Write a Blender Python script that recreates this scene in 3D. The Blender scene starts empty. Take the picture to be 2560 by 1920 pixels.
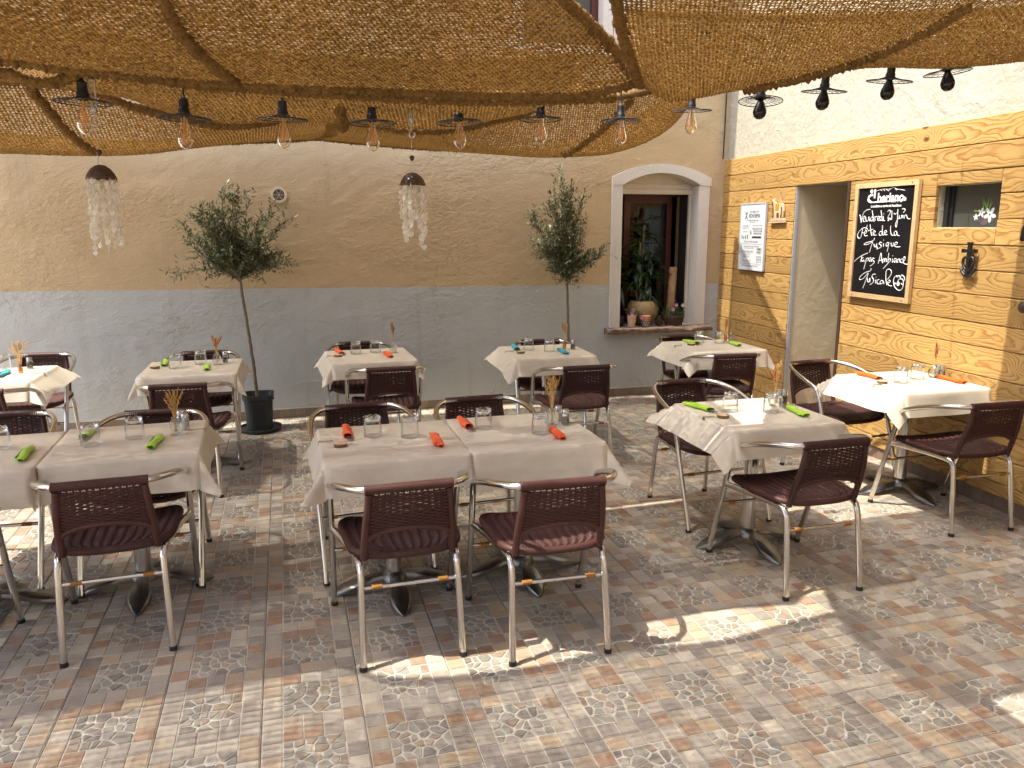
import bpy, math, random
import numpy as np
from mathutils import Vector, Matrix

# ---------------------------------------------------------------- camera, world, sun, exposure
scene = bpy.context.scene
R_CAM = ((0.961238, -0.275708, -0.002447), (0.056578, 0.188555, 0.980432), (0.269852, 0.942567, -0.196845))
CAM = Vector((0.164, -2.488, 1.662))
FPX, PW, PH = 1961.64, 2560, 1920
cam_d = bpy.data.cameras.new('camera')
cam_d.sensor_width = 36.0
cam_d.lens = 36.0 * FPX / PW
cam_d.clip_start = 0.02
cam_d.clip_end = 500
cam = bpy.data.objects.new('camera', cam_d)
scene.collection.objects.link(cam)
_r, _u, _f = [Vector(v) for v in R_CAM]
cam.matrix_world = Matrix(((_r.x, _u.x, -_f.x, CAM.x), (_r.y, _u.y, -_f.y, CAM.y), (_r.z, _u.z, -_f.z, CAM.z), (0, 0, 0, 1)))
scene.camera = cam

SUN_EL, SUN_AZ = math.radians(64), math.radians(4.0)      # the light travels towards +x, nearly along the back wall
SUN_DIR = Vector((math.cos(SUN_EL) * math.cos(SUN_AZ), math.cos(SUN_EL) * math.sin(SUN_AZ), -math.sin(SUN_EL)))
world = bpy.data.worlds.new('World')
scene.world = world
world.use_nodes = True
_nt = world.node_tree
_sky = _nt.nodes.new('ShaderNodeTexSky')
_sky.sky_type = 'NISHITA'
_sky.sun_disc = False
_sky.sun_elevation = SUN_EL
_sky.sun_rotation = math.atan2(-SUN_DIR.x, -SUN_DIR.y)
_sky.air_density = 0.8
_sky.dust_density = 4.0
_sky.ozone_density = 1.2
_bg = _nt.nodes['Background']
_bg.inputs['Strength'].default_value = 0.15
_nt.links.new(_sky.outputs[0], _bg.inputs['Color'])
sun_d = bpy.data.lights.new('sun', 'SUN')
sun_d.energy = 2.1
sun_d.angle = math.radians(0.53)
sun_d.color = (1.0, 0.955, 0.83)
sun = bpy.data.objects.new('sun', sun_d)
scene.collection.objects.link(sun)
sun.location = (-6, -3, 9)
sun.rotation_euler = SUN_DIR.to_track_quat('-Z', 'Y').to_euler()
scene.view_settings.view_transform = 'Standard'
scene.view_settings.look = 'None'
scene.view_settings.gamma = 1.0
scene.view_settings.use_curve_mapping = False
scene.view_settings.exposure = 1.88
scene.render.engine = 'CYCLES'
scene.cycles.use_denoising = True
scene.cycles.denoising_prefilter = 'ACCURATE'
scene.cycles.max_bounces = 10
scene.cycles.diffuse_bounces = 5
scene.cycles.transparent_max_bounces = 24
scene.cycles.caustics_reflective = False
scene.cycles.caustics_refractive = False
scene.cycles.sample_clamp_indirect = 6

rng = random.Random(7)
nrg = np.random.default_rng(11)
COL = scene.collection

# ---------------------------------------------------------------- helpers
class MB:
    """Collects vertices and faces; build() links them as one mesh object."""
    def __init__(s):
        s.v, s.f, s.c, s.m = [], [], [], []
    def face(s, idx, col=None, mi=0):
        s.f.append(tuple(idx)); s.c.append(col); s.m.append(mi)
    def poly(s, pts, col=None, mi=0):
        b = len(s.v); s.v += [tuple(p) for p in pts]; s.face(range(b, b + len(pts)), col, mi)
    def box(s, x0, x1, y0, y1, z0, z1, col=None, mi=0):
        b = len(s.v)
        s.v += [(x0, y0, z0), (x1, y0, z0), (x1, y1, z0), (x0, y1, z0), (x0, y0, z1), (x1, y0, z1), (x1, y1, z1), (x0, y1, z1)]
        for q in ((0, 3, 2, 1), (4, 5, 6, 7), (0, 1, 5, 4), (1, 2, 6, 5), (2, 3, 7, 6), (3, 0, 4, 7)):
            s.face([b + i for i in q], col, mi)
    def tube(s, path, rad, sides=8, cap=True, col=None, mi=0, ribs=None, flute=None, up=None):
        P = [Vector(p) for p in path]; n = len(P); b = len(s.v)
        rads = rad if isinstance(rad, (list, tuple)) else [rad] * n
        t0 = (P[1] - P[0]).normalized()
        ref = Vector(up) if up else (Vector((0, 0, 1)) if abs(t0.z) < 0.9 else Vector((0, 1, 0)))
        nrm = (ref - t0 * ref.dot(t0)).normalized()
        for i in range(n):
            t = (P[min(i + 1, n - 1)] - P[max(i - 1, 0)]).normalized()
            nrm = (nrm - t * nrm.dot(t)).normalized(); bn = t.cross(nrm)
            r = rads[i]
            if ribs: r *= ribs(i)
            for k in range(sides):
                a = 2 * math.pi * k / sides
                rr = r * (flute(k) if flute else 1)
                q = P[i] + nrm * math.cos(a) * rr + bn * math.sin(a) * rr
                s.v.append((q.x, q.y, q.z))
        for i in range(n - 1):
            for k in range(sides):
                k2 = (k + 1) % sides
                s.face((b + i * sides + k, b + i * sides + k2, b + (i + 1) * sides + k2, b + (i + 1) * sides + k), col, mi)
        if cap:
            s.face([b + k for k in range(sides)][::-1], col, mi)
            s.face([b + (n - 1) * sides + k for k in range(sides)], col, mi)
    def lathe(s, prof, sides=24, c=(0, 0, 0), col=None, mi=0, cap0=False, cap1=False, mod=None, sx=1, sy=1):
        b = len(s.v)
        for j, (r, z) in enumerate(prof):
            for k in range(sides):
                a = 2 * math.pi * k / sides
                rr, zz = (r, z) if not mod else mod(j, k, r, z)
                s.v.append((c[0] + math.cos(a) * rr * sx, c[1] + math.sin(a) * rr * sy, c[2] + zz))
        for j in range(len(prof) - 1):
            for k in range(sides):
                k2 = (k + 1) % sides
                s.face((b + j * sides + k, b + j * sides + k2, b + (j + 1) * sides + k2, b + (j + 1) * sides + k), col, mi)
        if cap0: s.face([b + k for k in range(sides)][::-1], col, mi)
        if cap1: s.face([b + (len(prof) - 1) * sides + k for k in range(sides)], col, mi)
    def grid(s, fn, nu, nv, col=None, mi=0):
        b = len(s.v)
        for j in range(nv + 1):
            for i in range(nu + 1): s.v.append(tuple(fn(i / nu, j / nv)))
        for j in range(nv):
            for i in range(nu):
                a = b + j * (nu + 1) + i
                s.face((a, a + 1, a + nu + 2, a + nu + 1), col, mi)
    def mesh(s, name, mats, smooth=False, auto=None):
        me = bpy.data.meshes.new(name)
        me.from_pydata(s.v, [], s.f)
        for m in (mats if isinstance(mats, (list, tuple)) else [mats]): me.materials.append(m)
        if any(s.m): me.polygons.foreach_set('material_index', s.m)
        if any(c is not None for c in s.c):
            at = me.attributes.new('col', 'FLOAT_COLOR', 'CORNER')
            data = []
            for f, c in zip(s.f, s.c):
                c = c or (0.5, 0.5, 0.5)
                data += list((c[0], c[1], c[2], 1.0)) * len(f)
            at.data.foreach_set('color', data)
        if smooth:
            me.polygons.foreach_set('use_smooth', [True] * len(me.polygons))
            if auto is not None:
                me.set_sharp_from_angle(angle=math.radians(auto))
        me.update()
        return me
    def build(s, name, mats, parent=None, smooth=False, auto=None, loc=None, rz=None):
        return link(name, s.mesh(name, mats, smooth, auto), parent, loc, rz)

def link(name, data, parent=None, loc=None, rz=None):
    o = bpy.data.objects.new(name, data)
    COL.objects.link(o)
    if parent is not None: o.parent = parent
    if loc is not None: o.location = loc
    if rz is not None: o.rotation_euler = (0, 0, rz)
    return o

def np_mesh(name, V, Q, mats, smooth=False):
    me = bpy.data.meshes.new(name)
    V = np.asarray(V, np.float32).reshape(-1, 3); Q = np.asarray(Q, np.int32)
    k = Q.shape[1]
    me.vertices.add(len(V)); me.vertices.foreach_set('co', V.ravel())
    me.loops.add(Q.size); me.loops.foreach_set('vertex_index', Q.ravel())
    me.polygons.add(len(Q))
    me.polygons.foreach_set('loop_start', np.arange(0, Q.size, k, dtype=np.int32))
    me.polygons.foreach_set('loop_total', np.full(len(Q), k, np.int32))
    if smooth: me.polygons.foreach_set('use_smooth', np.ones(len(Q), bool))
    for m in (mats if isinstance(mats, (list, tuple)) else [mats]): me.materials.append(m)
    me.update(calc_edges=True)
    return me

def tag(o, label=None, cat=None, group=None, kind=None):
    if label: o['label'] = label
    if cat: o['category'] = cat
    if group: o['group'] = group
    if kind: o['kind'] = kind
    elif cat: o['kind'] = 'thing'
    return o

def empty(name, loc=(0, 0, 0), rz=0.0):
    return link(name, None, None, loc, rz)

def copy_tree(o, parent=None):
    c = o.copy(); COL.objects.link(c)
    if parent is not None: c.parent = parent
    for ch in o.children: copy_tree(ch, c)
    return c

def crom(pts, n=6):
    """Catmull-Rom curve through the points."""
    P = [Vector(p) for p in pts]
    if len(P) < 3: return P
    out = []
    for i in range(len(P) - 1):
        p0, p1, p2, p3 = P[max(i - 1, 0)], P[i], P[i + 1], P[min(i + 2, len(P) - 1)]
        for k in range(n):
            t = k / n
            out.append(0.5 * (2 * p1 + (p2 - p0) * t + (2 * p0 - 5 * p1 + 4 * p2 - p3) * t * t + (3 * p1 - p0 - 3 * p2 + p3) * t ** 3))
    out.append(P[-1])
    return out

def text_obj(name, body, size, mat, parent, loc, rot, align='CENTER', bold=0.0, extrude=0.0004, sx=1.0):
    cu = bpy.data.curves.new(name, 'FONT')
    cu.body = body; cu.size = size; cu.align_x = align; cu.align_y = 'CENTER'
    cu.offset = bold; cu.extrude = extrude
    cu.materials.append(mat)
    tmp = bpy.data.objects.new(name, cu); COL.objects.link(tmp)
    bpy.context.view_layer.update()
    me = bpy.data.meshes.new_from_object(tmp.evaluated_get(bpy.context.evaluated_depsgraph_get()))
    COL.objects.unlink(tmp); bpy.data.objects.remove(tmp)
    o = link(name, me, parent, loc)
    o.rotation_euler = rot
    o.scale = (sx, 1, 1)
    return o

# ---------------------------------------------------------------- material helpers
class NT:
    def __init__(s, name):
        s.mat = bpy.data.materials.new(name); s.mat.use_nodes = True
        s.t = s.mat.node_tree; s.b = s.t.nodes['Principled BSDF']; s.out = s.t.nodes['Material Output']
    def put(s, sock, v):
        if isinstance(v, bpy.types.NodeSocket): s.t.links.new(v, sock)
        elif isinstance(v, (tuple, list)) and len(v) == 3 and sock.type == 'RGBA': sock.default_value = (*v, 1)
        else: sock.default_value = v
    def n(s, typ, ins=None, **at):
        nd = s.t.nodes.new('ShaderNode' + typ)
        for k, v in at.items(): setattr(nd, k, v)
        for k, v in (ins or {}).items(): s.put(nd.inputs[k], v)
        return nd
    def pos(s): return s.n('NewGeometry').outputs['Position']
    def obj(s): return s.n('TexCoord').outputs['Object']
    def rnd(s): return s.n('ObjectInfo').outputs['Random']
    def mapv(s, v, scale=(1, 1, 1), loc=(0, 0, 0)):
        return s.n('Mapping', {'Vector': v, 'Scale': scale, 'Location': loc}).outputs[0]
    def noise(s, vec, scale, detail=4, rough=0.55, dist=0.0):
        return s.n('TexNoise', {'Vector': vec, 'Scale': scale, 'Detail': detail, 'Roughness': rough, 'Distortion': dist}).outputs['Fac']
    def ramp(s, fac, stops, interp='LINEAR'):
        nd = s.n('ValToRGB', {'Fac': fac}); nd.color_ramp.interpolation = interp
        el = nd.color_ramp.elements
        while len(el) < len(stops): el.new(0.5)
        for e, (p, c) in zip(el, stops):
            e.position = p; e.color = (*c, 1) if isinstance(c, tuple) else (c, c, c, 1)
        return nd.outputs['Color']
    def mix(s, fac, a, b, blend='MIX'):
        nd = s.n('MixRGB', {'Fac': fac, 'Color1': a, 'Color2': b}, blend_type=blend)
        return nd.outputs[0]
    def m(s, op, a, b=0.5, c=0.0, clamp=False):
        nd = s.n('Math', {0: a, 1: b, 2: c}, operation=op, use_clamp=clamp)
        return nd.outputs[0]
    def sep(s, v):
        nd = s.n('SeparateXYZ', {'Vector': v}); return nd.outputs[0], nd.outputs[1], nd.outputs[2]
    def comb(s, x, y, z):
        return s.n('CombineXYZ', {'X': x, 'Y': y, 'Z': z}).outputs[0]
    def bump(s, h, strength=0.5, dist=0.01, prev=None):
        ins = {'Height': h, 'Strength': strength, 'Distance': dist}
        if prev is not None: ins['Normal'] = prev
        return s.n('Bump', ins).outputs[0]
    def set(s, **kw):
        names = dict(col='Base Color', rough='Roughness', metal='Metallic', normal='Normal', spec='Specular IOR Level', trans='Transmission Weight', ior='IOR', alpha='Alpha', sheen='Sheen Weight', coat='Coat Weight')
        for k, v in kw.items(): s.put(s.b.inputs[names[k]], v)
        return s.mat

def plain(name, col, rough=0.5, metal=0.0, var=0.12, scale=30, bump=0.0, bdist=0.003):
    t = NT(name); o = t.obj()
    n = t.noise(o, scale, 5)
    c = t.mix(1.0, col, t.ramp(n, [(0.25, 1 - var), (0.75, 1 + var)]), 'MULTIPLY') if var else col
    t.set(col=c, rough=rough, metal=metal)
    if bump: t.set(normal=t.bump(n, bump, bdist))
    return t.mat

def thin_glass(name, tint=(1, 1, 1), gloss_rough=0.02, dens=0.0):
    """Thin clear glass: a fresnel share of gloss over a tinted transparent sheet."""
    t = NT(name)
    fr = t.n('LayerWeight', {'Blend': 0.22}).outputs['Fresnel']
    tr = t.n('BsdfTransparent', {'Color': (*tint, 1)})
    gl = t.n('BsdfGlossy', {'Color': (1, 1, 1, 1), 'Roughness': gloss_rough})
    fac = t.m('MULTIPLY_ADD', fr, 0.8, 0.05 + dens, clamp=True)
    mx = t.n('MixShader', {0: fac, 1: tr.outputs[0], 2: gl.outputs[0]})
    t.t.links.new(mx.outputs[0], t.out.inputs['Surface'])
    return t.mat

# ---------------------------------------------------------------- materials
M = {}
def mat_render_wall():
    t = NT('render_paint'); p = t.pos(); x, y, z = t.sep(p)
    edge = t.m('ADD', z, t.m('MULTIPLY', t.m('SUBTRACT', t.noise(p, 14, 3), 0.5), 0.012))
    # the painted line falls slightly to the right
    line = t.m('SUBTRACT', 1.145, t.m('MULTIPLY', x, 0.012))
    up = t.m('GREATER_THAN', edge, line)
    big = t.noise(p, 1.3, 5, 0.6)
    mid = t.noise(p, 7, 6, 0.65)
    tan = t.mix(big, (0.485, 0.365, 0.205), (0.565, 0.44, 0.272))
    tan = t.mix(t.ramp(mid, [(0.55, 0.0), (0.8, 0.35)]), tan, (0.57, 0.445, 0.285))
    gre = t.mix(big, (0.435, 0.455, 0.435), (0.50, 0.52, 0.50))
    gre = t.mix(t.ramp(mid, [(0.55, 0.0), (0.8, 0.4)]), gre, (0.54, 0.555, 0.535))
    c = t.mix(up, gre, tan)
    c = t.mix(t.ramp(t.noise(t.mapv(p, (3, 3, 0.6)), 1.6, 6, 0.7), [(0.52, 0.0), (0.75, 0.16)]), c, (0.25, 0.18, 0.11))
    crack = t.m('ABSOLUTE', t.m('SUBTRACT', t.noise(t.mapv(p, (1.0, 1, 0.55)), 1.15, 8, 0.62, 0.5), 0.5))
    crack = t.m('MULTIPLY', t.ramp(crack, [(0.0, 1.0), (0.0035, 0.0)]), t.ramp(t.noise(p, 0.9, 2), [(0.52, 0.0), (0.60, 1.0)]))
    c = t.mix(t.m('MULTIPLY', crack, 0.45), c, (0.20, 0.15, 0.10))
    drip = t.ramp(t.noise(t.mapv(p, (11, 1, 0.35)), 1.0, 5, 0.6), [(0.60, 0.0), (0.74, 0.20)])
    c = t.mix(drip, c, (0.30, 0.245, 0.18))
    # trowelled relief: rough crusts in patches, soft waves, fine grain
    patch = t.ramp(t.noise(t.mapv(p, (0.7, 1, 1.1)), 1.6, 3, 0.55, 0.3), [(0.46, 0.06), (0.64, 1.0)])
    crust = t.noise(t.mapv(p, (0.8, 1, 1.2)), 30, 7, 0.62, 0.3)
    h = t.m('MULTIPLY', crust, patch)
    h = t.m('ADD', h, t.m('MULTIPLY', t.noise(t.mapv(p, (0.8, 1, 1.3)), 3.2, 5, 0.55, 0.4), 1.1))
    h = t.m('ADD', h, t.m('MULTIPLY', t.noise(p, 110, 4, 0.6), 0.22))
    t.set(col=c, rough=0.80, spec=0.3, normal=t.bump(h, 1.0, 0.022))
    return t.mat
M['render'] = mat_render_wall()

def mat_plaster(name, a, b, bump=0.5):
    t = NT(name); p = t.pos()
    c = t.mix(t.noise(p, 1.8, 5, 0.6), a, b)
    c = t.mix(t.ramp(t.noise(t.mapv(p, (4, 4, 0.5)), 1.3, 6, 0.7), [(0.5, 0.0), (0.8, 0.22)]), c, tuple(v * 0.62 for v in a))
    h = t.m('ADD', t.m('MULTIPLY', t.noise(p, 26, 6, 0.62, 0.4), 0.6), t.m('MULTIPLY', t.noise(p, 4, 4, 0.6, 0.6), 1.5))
    t.set(col=c, rough=0.85, spec=0.2, normal=t.bump(h, bump, 0.012))
    return t.mat
M['white_plaster'] = mat_plaster('white_plaster', (0.40, 0.375, 0.295), (0.47, 0.445, 0.365), 1.0)
M['jamb_plaster'] = mat_plaster('jamb_plaster', (0.66, 0.545, 0.345), (0.72, 0.61, 0.41), 0.3)
M['house_plaster'] = mat_plaster('house_plaster', (0.60, 0.50, 0.36), (0.68, 0.58, 0.43), 0.5)
M['white_paint'] = mat_plaster('worn_white_paint', (0.60, 0.575, 0.52), (0.70, 0.675, 0.62), 0.45)

def mat_wood(name, base, dark, knot, sc=1.0, rough=0.55):
    """Flat-sawn pine: growth rings as contours of a warped field, bent round knots. Board lies along local X."""
    t = NT(name); o = t.obj(); r = t.rnd()
    off = t.m('MULTIPLY', r, 61.0)
    x, y, z = t.sep(o)
    xs = t.m('ADD', x, off)
    v = t.comb(xs, t.m('MULTIPLY', r, 17.0), z)
    warp = t.noise(t.mapv(v, (1.1, 1, 2.0)), 1.3 * sc, 3, 0.5)
    # knots
    kv = t.mapv(v, (2.4 * sc, 1, 4.2 * sc))
    vor = t.n('TexVoronoi', {'Vector': kv, 'Scale': 1.0, 'Randomness': 1.0}, voronoi_dimensions='3D')
    kd = vor.outputs['Distance']
    rr = t.sep(vor.outputs['Color'])[0]
    has = t.m('GREATER_THAN', rr, 0.42)
    kf = t.m('MULTIPLY', t.m('POWER', 2.718, t.m('MULTIPLY', t.m('MULTIPLY', kd, kd), -22.0)), has)
    zz = t.m('ADD', z, t.m('MULTIPLY', t.m('SUBTRACT', r, 0.5), 0.08))
    fld = t.m('SQRT', t.m('ADD', t.m('MULTIPLY', zz, zz), t.m('MULTIPLY', t.m('POWER', t.m('MULTIPLY', warp, 0.19), 2.0), 1.0)))
    fld = t.m('ADD', fld, t.m('MULTIPLY', kf, 0.075))
    fld = t.m('ADD', fld, t.m('MULTIPLY', t.noise(t.mapv(v, (2.5, 1, 14)), 3.0, 4, 0.6), 0.012))
    ph = t.m('FRACT', t.m('MULTIPLY', fld, 88.0 * sc))
    ring = t.ramp(ph, [(0.0, 0.0), (0.55, 0.28), (0.86, 1.0), (1.0, 0.0)])
    tint = t.noise(t.mapv(v, (1.2, 1, 3)), 2.2, 4, 0.6)
    c = t.mix(tint, base, tuple(q * 0.80 for q in base))
    c = t.mix(t.m('MULTIPLY', ring, t.m('MULTIPLY_ADD', tint, 0.8, 0.50), clamp=True), c, dark)
    grain = t.noise(t.mapv(v, (3, 1, 120)), 3.0, 3, 0.6)
    c = t.mix(t.ramp(grain, [(0.45, 0.0), (0.8, 0.35)]), c, dark)
    core = t.m('MULTIPLY', t.ramp(kd, [(0.055, 1.0), (0.10, 0.0)]), has)
    c = t.mix(core, c, knot)
    dirt = t.ramp(t.noise(t.mapv(v, (0.6, 1, 5)), 2.0, 6, 0.7), [(0.55, 0.0), (0.8, 0.45)])
    c = t.mix(dirt, c, tuple(q * 0.45 for q in dark))
    c = t.mix(1.0, c, t.ramp(r, [(0.0, 0.82), (0.5, 1.0), (1.0, 1.14)]), 'MULTIPLY')
    h = t.m('ADD', t.m('MULTIPLY', ring, -0.5), t.m('ADD', t.m('MULTIPLY', grain, -0.5), t.m('MULTIPLY', core, -0.6)))
    t.set(col=c, rough=t.m('MULTIPLY_ADD', ring, -0.12, rough), spec=0.3, normal=t.bump(h, 0.45, 0.004))
    return t.mat
M['pine'] = mat_wood('pine_plank', (0.54, 0.350, 0.125), (0.26, 0.122, 0.034), (0.11, 0.045, 0.02))
M['pale_wood'] = mat_wood('pale_wood', (0.60, 0.42, 0.23), (0.44, 0.27, 0.12), (0.3, 0.16, 0.06), 2.0)
M['log_wood'] = plain('log_bark', (0.36, 0.22, 0.11), 0.8, var=0.35, scale=14, bump=0.6)

def mat_tile():
    t = NT('floor_tile_glaze'); p = t.pos(); r = t.rnd()
    a = t.n('Attribute', attribute_name='col').outputs['Color']
    n1 = t.noise(p, 22, 6, 0.7); n2 = t.noise(p, 130, 5, 0.75); n3 = t.noise(p, 1.1, 4, 0.6)
    c = t.mix(t.ramp(n1, [(0.42, 0.0), (0.68, 0.45)]), a, (0.43, 0.385, 0.32))
    c = t.mix(t.ramp(n2, [(0.50, 0.0), (0.70, 0.28)]), c, (0.16, 0.14, 0.12))
    c = t.mix(1.0, c, t.ramp(r, [(0.0, 0.98), (1.0, 1.22)]), 'MULTIPLY')
    c = t.mix(t.ramp(n3, [(0.52, 0.0), (0.78, 0.15)]), c, (0.20, 0.17, 0.14))
    h = t.m('ADD', t.m('MULTIPLY', n1, 0.7), t.m('MULTIPLY', n2, 0.4))
    t.set(col=c, rough=t.m('MULTIPLY_ADD', n2, 0.25, 0.38), spec=0.4, normal=t.bump(h, 0.35, 0.003))
    return t.mat
M['tile'] = mat_tile()
M['grout'] = plain('grout', (0.30, 0.26, 0.21), 0.9, var=0.3, scale=9)
def mat_skirt():
    t = NT('skirting_tile_glaze'); o = t.obj(); r = t.rnd()
    c = t.ramp(r, [(0.0, (0.17, 0.11, 0.075)), (0.35, (0.24, 0.17, 0.12)), (0.7, (0.20, 0.165, 0.13)), (1.0, (0.30, 0.22, 0.15))])
    v = t.n('VectorMath', {0: o, 1: t.comb(t.m('MULTIPLY', r, 9), 0.0, 0.0)}, operation='ADD').outputs[0]
    c = t.mix(t.ramp(t.noise(v, 60, 5, 0.7), [(0.45, 0.0), (0.7, 0.5)]), c, (0.12, 0.09, 0.07))
    t.set(col=c, rough=0.45)
    return t.mat
M['skirt'] = mat_skirt()

def mat_wicker():
    t = NT('brown_wicker'); o = t.obj(); r = t.rnd()
    n = t.noise(o, 70, 4, 0.6)
    c = t.mix(n, (0.036, 0.0130, 0.0112), (0.074, 0.028, 0.0235))
    c = t.mix(t.ramp(t.noise(o, 8, 4), [(0.5, 0.0), (0.8, 0.5)]), c, (0.100, 0.045, 0.038))
    c = t.mix(1.0, c, t.ramp(r, [(0.0, 0.80), (0.6, 1.05), (1.0, 1.40)]), 'MULTIPLY')
    t.set(col=c, rough=0.5, spec=0.35, normal=t.bump(t.noise(o, 260, 2), 0.25, 0.001))
    return t.mat
M['wicker'] = mat_wicker()
def mat_alu(name, col, rough, scr):
    t = NT(name); o = t.obj()
    n = t.noise(t.mapv(o, (1, 1, 0.25)), 45, 5, 0.65)
    t.set(col=t.mix(n, col, tuple(v * 0.72 for v in col)), metal=1.0, rough=t.m('MULTIPLY_ADD', n, scr, rough), normal=t.bump(n, 0.06, 0.001))
    return t.mat
M['alu'] = mat_alu('polished_aluminium', (0.80, 0.77, 0.72), 0.10, 0.22)
M['cast'] = mat_alu('cast_aluminium', (0.27, 0.265, 0.26), 0.24, 0.22)
M['steel'] = mat_alu('steel', (0.6, 0.6, 0.6), 0.2, 0.15)
M['black'] = plain('black_plastic', (0.012, 0.012, 0.013), 0.45, var=0.2)
M['black_gloss'] = plain('black_glass', (0.006, 0.006, 0.008), 0.08, var=0)
M['iron'] = plain('black_iron', (0.010, 0.010, 0.011), 0.42, var=0.3, scale=60, bump=0.3)
M['rattan'] = plain('rattan_wrap', (0.33, 0.145, 0.025), 0.4, var=0.3, scale=90)

def mat_cloth():
    t = NT('beige_oilcloth'); o = t.obj(); r = t.rnd()
    v = t.n('VectorMath', {0: o, 1: t.comb(t.m('MULTIPLY', r, 7), t.m('MULTIPLY', r, 3), 0.0)}, operation='ADD').outputs[0]
    streak = t.noise(t.mapv(v, (9, 42, 20)), 1.0, 5, 0.6)
    c = t.mix(t.ramp(streak, [(0.35, 0.0), (0.7, 1.0)]), (0.615, 0.550, 0.440), (0.69, 0.630, 0.525))
    h = t.noise(t.mapv(v, (260, 260, 260)), 1.0, 2)
    lo = t.noise(v, 7, 3, 0.5)
    nb = t.bump(h, 0.05, 0.0008)
    t.set(col=c, rough=t.m('MULTIPLY_ADD', streak, 0.12, 0.32), spec=0.4, normal=t.bump(lo, 0.10, 0.010, nb))
    return t.mat
M['cloth'] = mat_cloth()
M['tabletop'] = plain('table_board', (0.2, 0.18, 0.16), 0.5)
def mat_napkin(name, c):
    t = NT(name); o = t.obj()
    n = t.noise(o, 55, 4, 0.6)
    t.set(col=t.mix(n, tuple(v * 0.82 for v in c), tuple(min(1, v * 1.12) for v in c)), rough=0.9, spec=0.1, sheen=0.2, normal=t.bump(t.noise(t.mapv(o, (1, 1, 1)), 420, 2), 0.3, 0.0008))
    return t.mat
M['nap_o'] = mat_napkin('orange_napkin', (0.86, 0.115, 0.012))
M['nap_g'] = mat_napkin('lime_napkin', (0.40, 0.66, 0.045))
M['nap_b'] = mat_napkin('turquoise_napkin', (0.022, 0.36, 0.43))
M['glass'] = thin_glass('clear_glass', (0.97, 0.975, 0.97))
M['glass_thick'] = thin_glass('thick_clear_glass', (0.86, 0.88, 0.87), 0.03, 0.10)
M['amber'] = thin_glass('amber_glass', (0.80, 0.47, 0.13), 0.03, 0.04)
M['bulb'] = thin_glass('amber_bulb_glass', (0.97, 0.88, 0.70), 0.02, 0.02)
M['clear_plastic'] = thin_glass('clear_plastic', (0.90, 0.90, 0.88), 0.15, 0.10)
def mat_filament():
    t = NT('filament'); t.set(col=(0.80, 0.38, 0.06), rough=0.4, metal=0.3); return t.mat
M['filament'] = mat_filament()
M['salt'] = plain('salt', (0.78, 0.76, 0.73), 0.9, var=0.1, scale=200)
M['pepper'] = plain('pepper', (0.16, 0.12, 0.085), 0.9, var=0.5, scale=260)
M['bark_rim'] = plain('bark_rim', (0.17, 0.095, 0.045), 0.9, var=0.4, scale=120, bump=0.8)
M['straw'] = plain('dry_straw', (0.62, 0.40, 0.15), 0.8, var=0.3, scale=40)
M['straw_dark'] = plain('dry_grass', (0.42, 0.25, 0.085), 0.8, var=0.3, scale=40)
M['dry_red'] = plain('dry_red_plume', (0.52, 0.10, 0.03), 0.8, var=0.3, scale=40)

def mat_jute(name, a, b, trn):
    t = NT(name); p = t.pos()
    n = t.noise(p, 95, 4, 0.65)
    n2 = t.noise(p, 3.0, 3, 0.5)
    c = t.mix(t.ramp(n, [(0.25, 0.0), (0.75, 1.0)]), a, b)
    c = t.mix(t.ramp(n2, [(0.4, 0.0), (0.7, 0.3)]), c, tuple(v * 0.6 for v in a))
    t.set(col=c, rough=0.9, spec=0.1, normal=t.bump(t.noise(p, 330, 3, 0.7), 0.9, 0.004))
    tr = t.n('BsdfTranslucent', {'Color': t.mix(0.5, c, b)})
    mx = t.n('MixShader', {0: trn, 1: t.b.outputs[0], 2: tr.outputs[0]})
    t.t.links.new(mx.outputs[0], t.out.inputs['Surface'])
    return t.mat
M['jute'] = mat_jute('coir_strand', (0.115, 0.054, 0.0145), (0.41, 0.232, 0.068), 0.17)
M['rope'] = mat_jute('coir_rope', (0.105, 0.054, 0.018), (0.40, 0.24, 0.085), 0.05)

def mat_leaf(name, top, under, rough=0.42):
    t = NT(name); p = t.pos()
    bf = t.n('NewGeometry').outputs['Backfacing']
    n = t.noise(p, 28, 3)
    a = t.mix(n, tuple(v * 0.65 for v in top), tuple(v * 1.35 for v in top))
    c = t.mix(bf, a, under)
    t.set(col=c, rough=rough, spec=0.45)
    tr = t.n('BsdfTranslucent', {'Color': t.mix(0.4, c, (0.25, 0.35, 0.05))})
    mx = t.n('MixShader', {0: 0.22, 1: t.b.outputs[0], 2: tr.outputs[0]})
    t.t.links.new(mx.outputs[0], t.out.inputs['Surface'])
    return t.mat
M['olive'] = mat_leaf('olive_leaf', (0.080, 0.108, 0.044), (0.21, 0.235, 0.155))
M['house_leaf'] = mat_leaf('broad_leaf', (0.022, 0.060, 0.020), (0.035, 0.075, 0.025), 0.3)
M['small_leaf'] = mat_leaf('flower_leaf', (0.05, 0.11, 0.03), (0.08, 0.13, 0.05), 0.5)
M['trunk'] = plain('olive_bark', (0.19, 0.155, 0.11), 0.9, var=0.35, scale=60, bump=0.6)
M['pot_grey'] = plain('grey_plastic_pot', (0.035, 0.042, 0.045), 0.5, var=0.15)
M['soil'] = plain('soil', (0.04, 0.028, 0.018), 0.95, var=0.5, scale=60, bump=1.0)
M['coconut'] = plain('coconut_shell', (0.075, 0.036, 0.016), 0.4, var=0.6, scale=38, bump=0.5)
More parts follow.
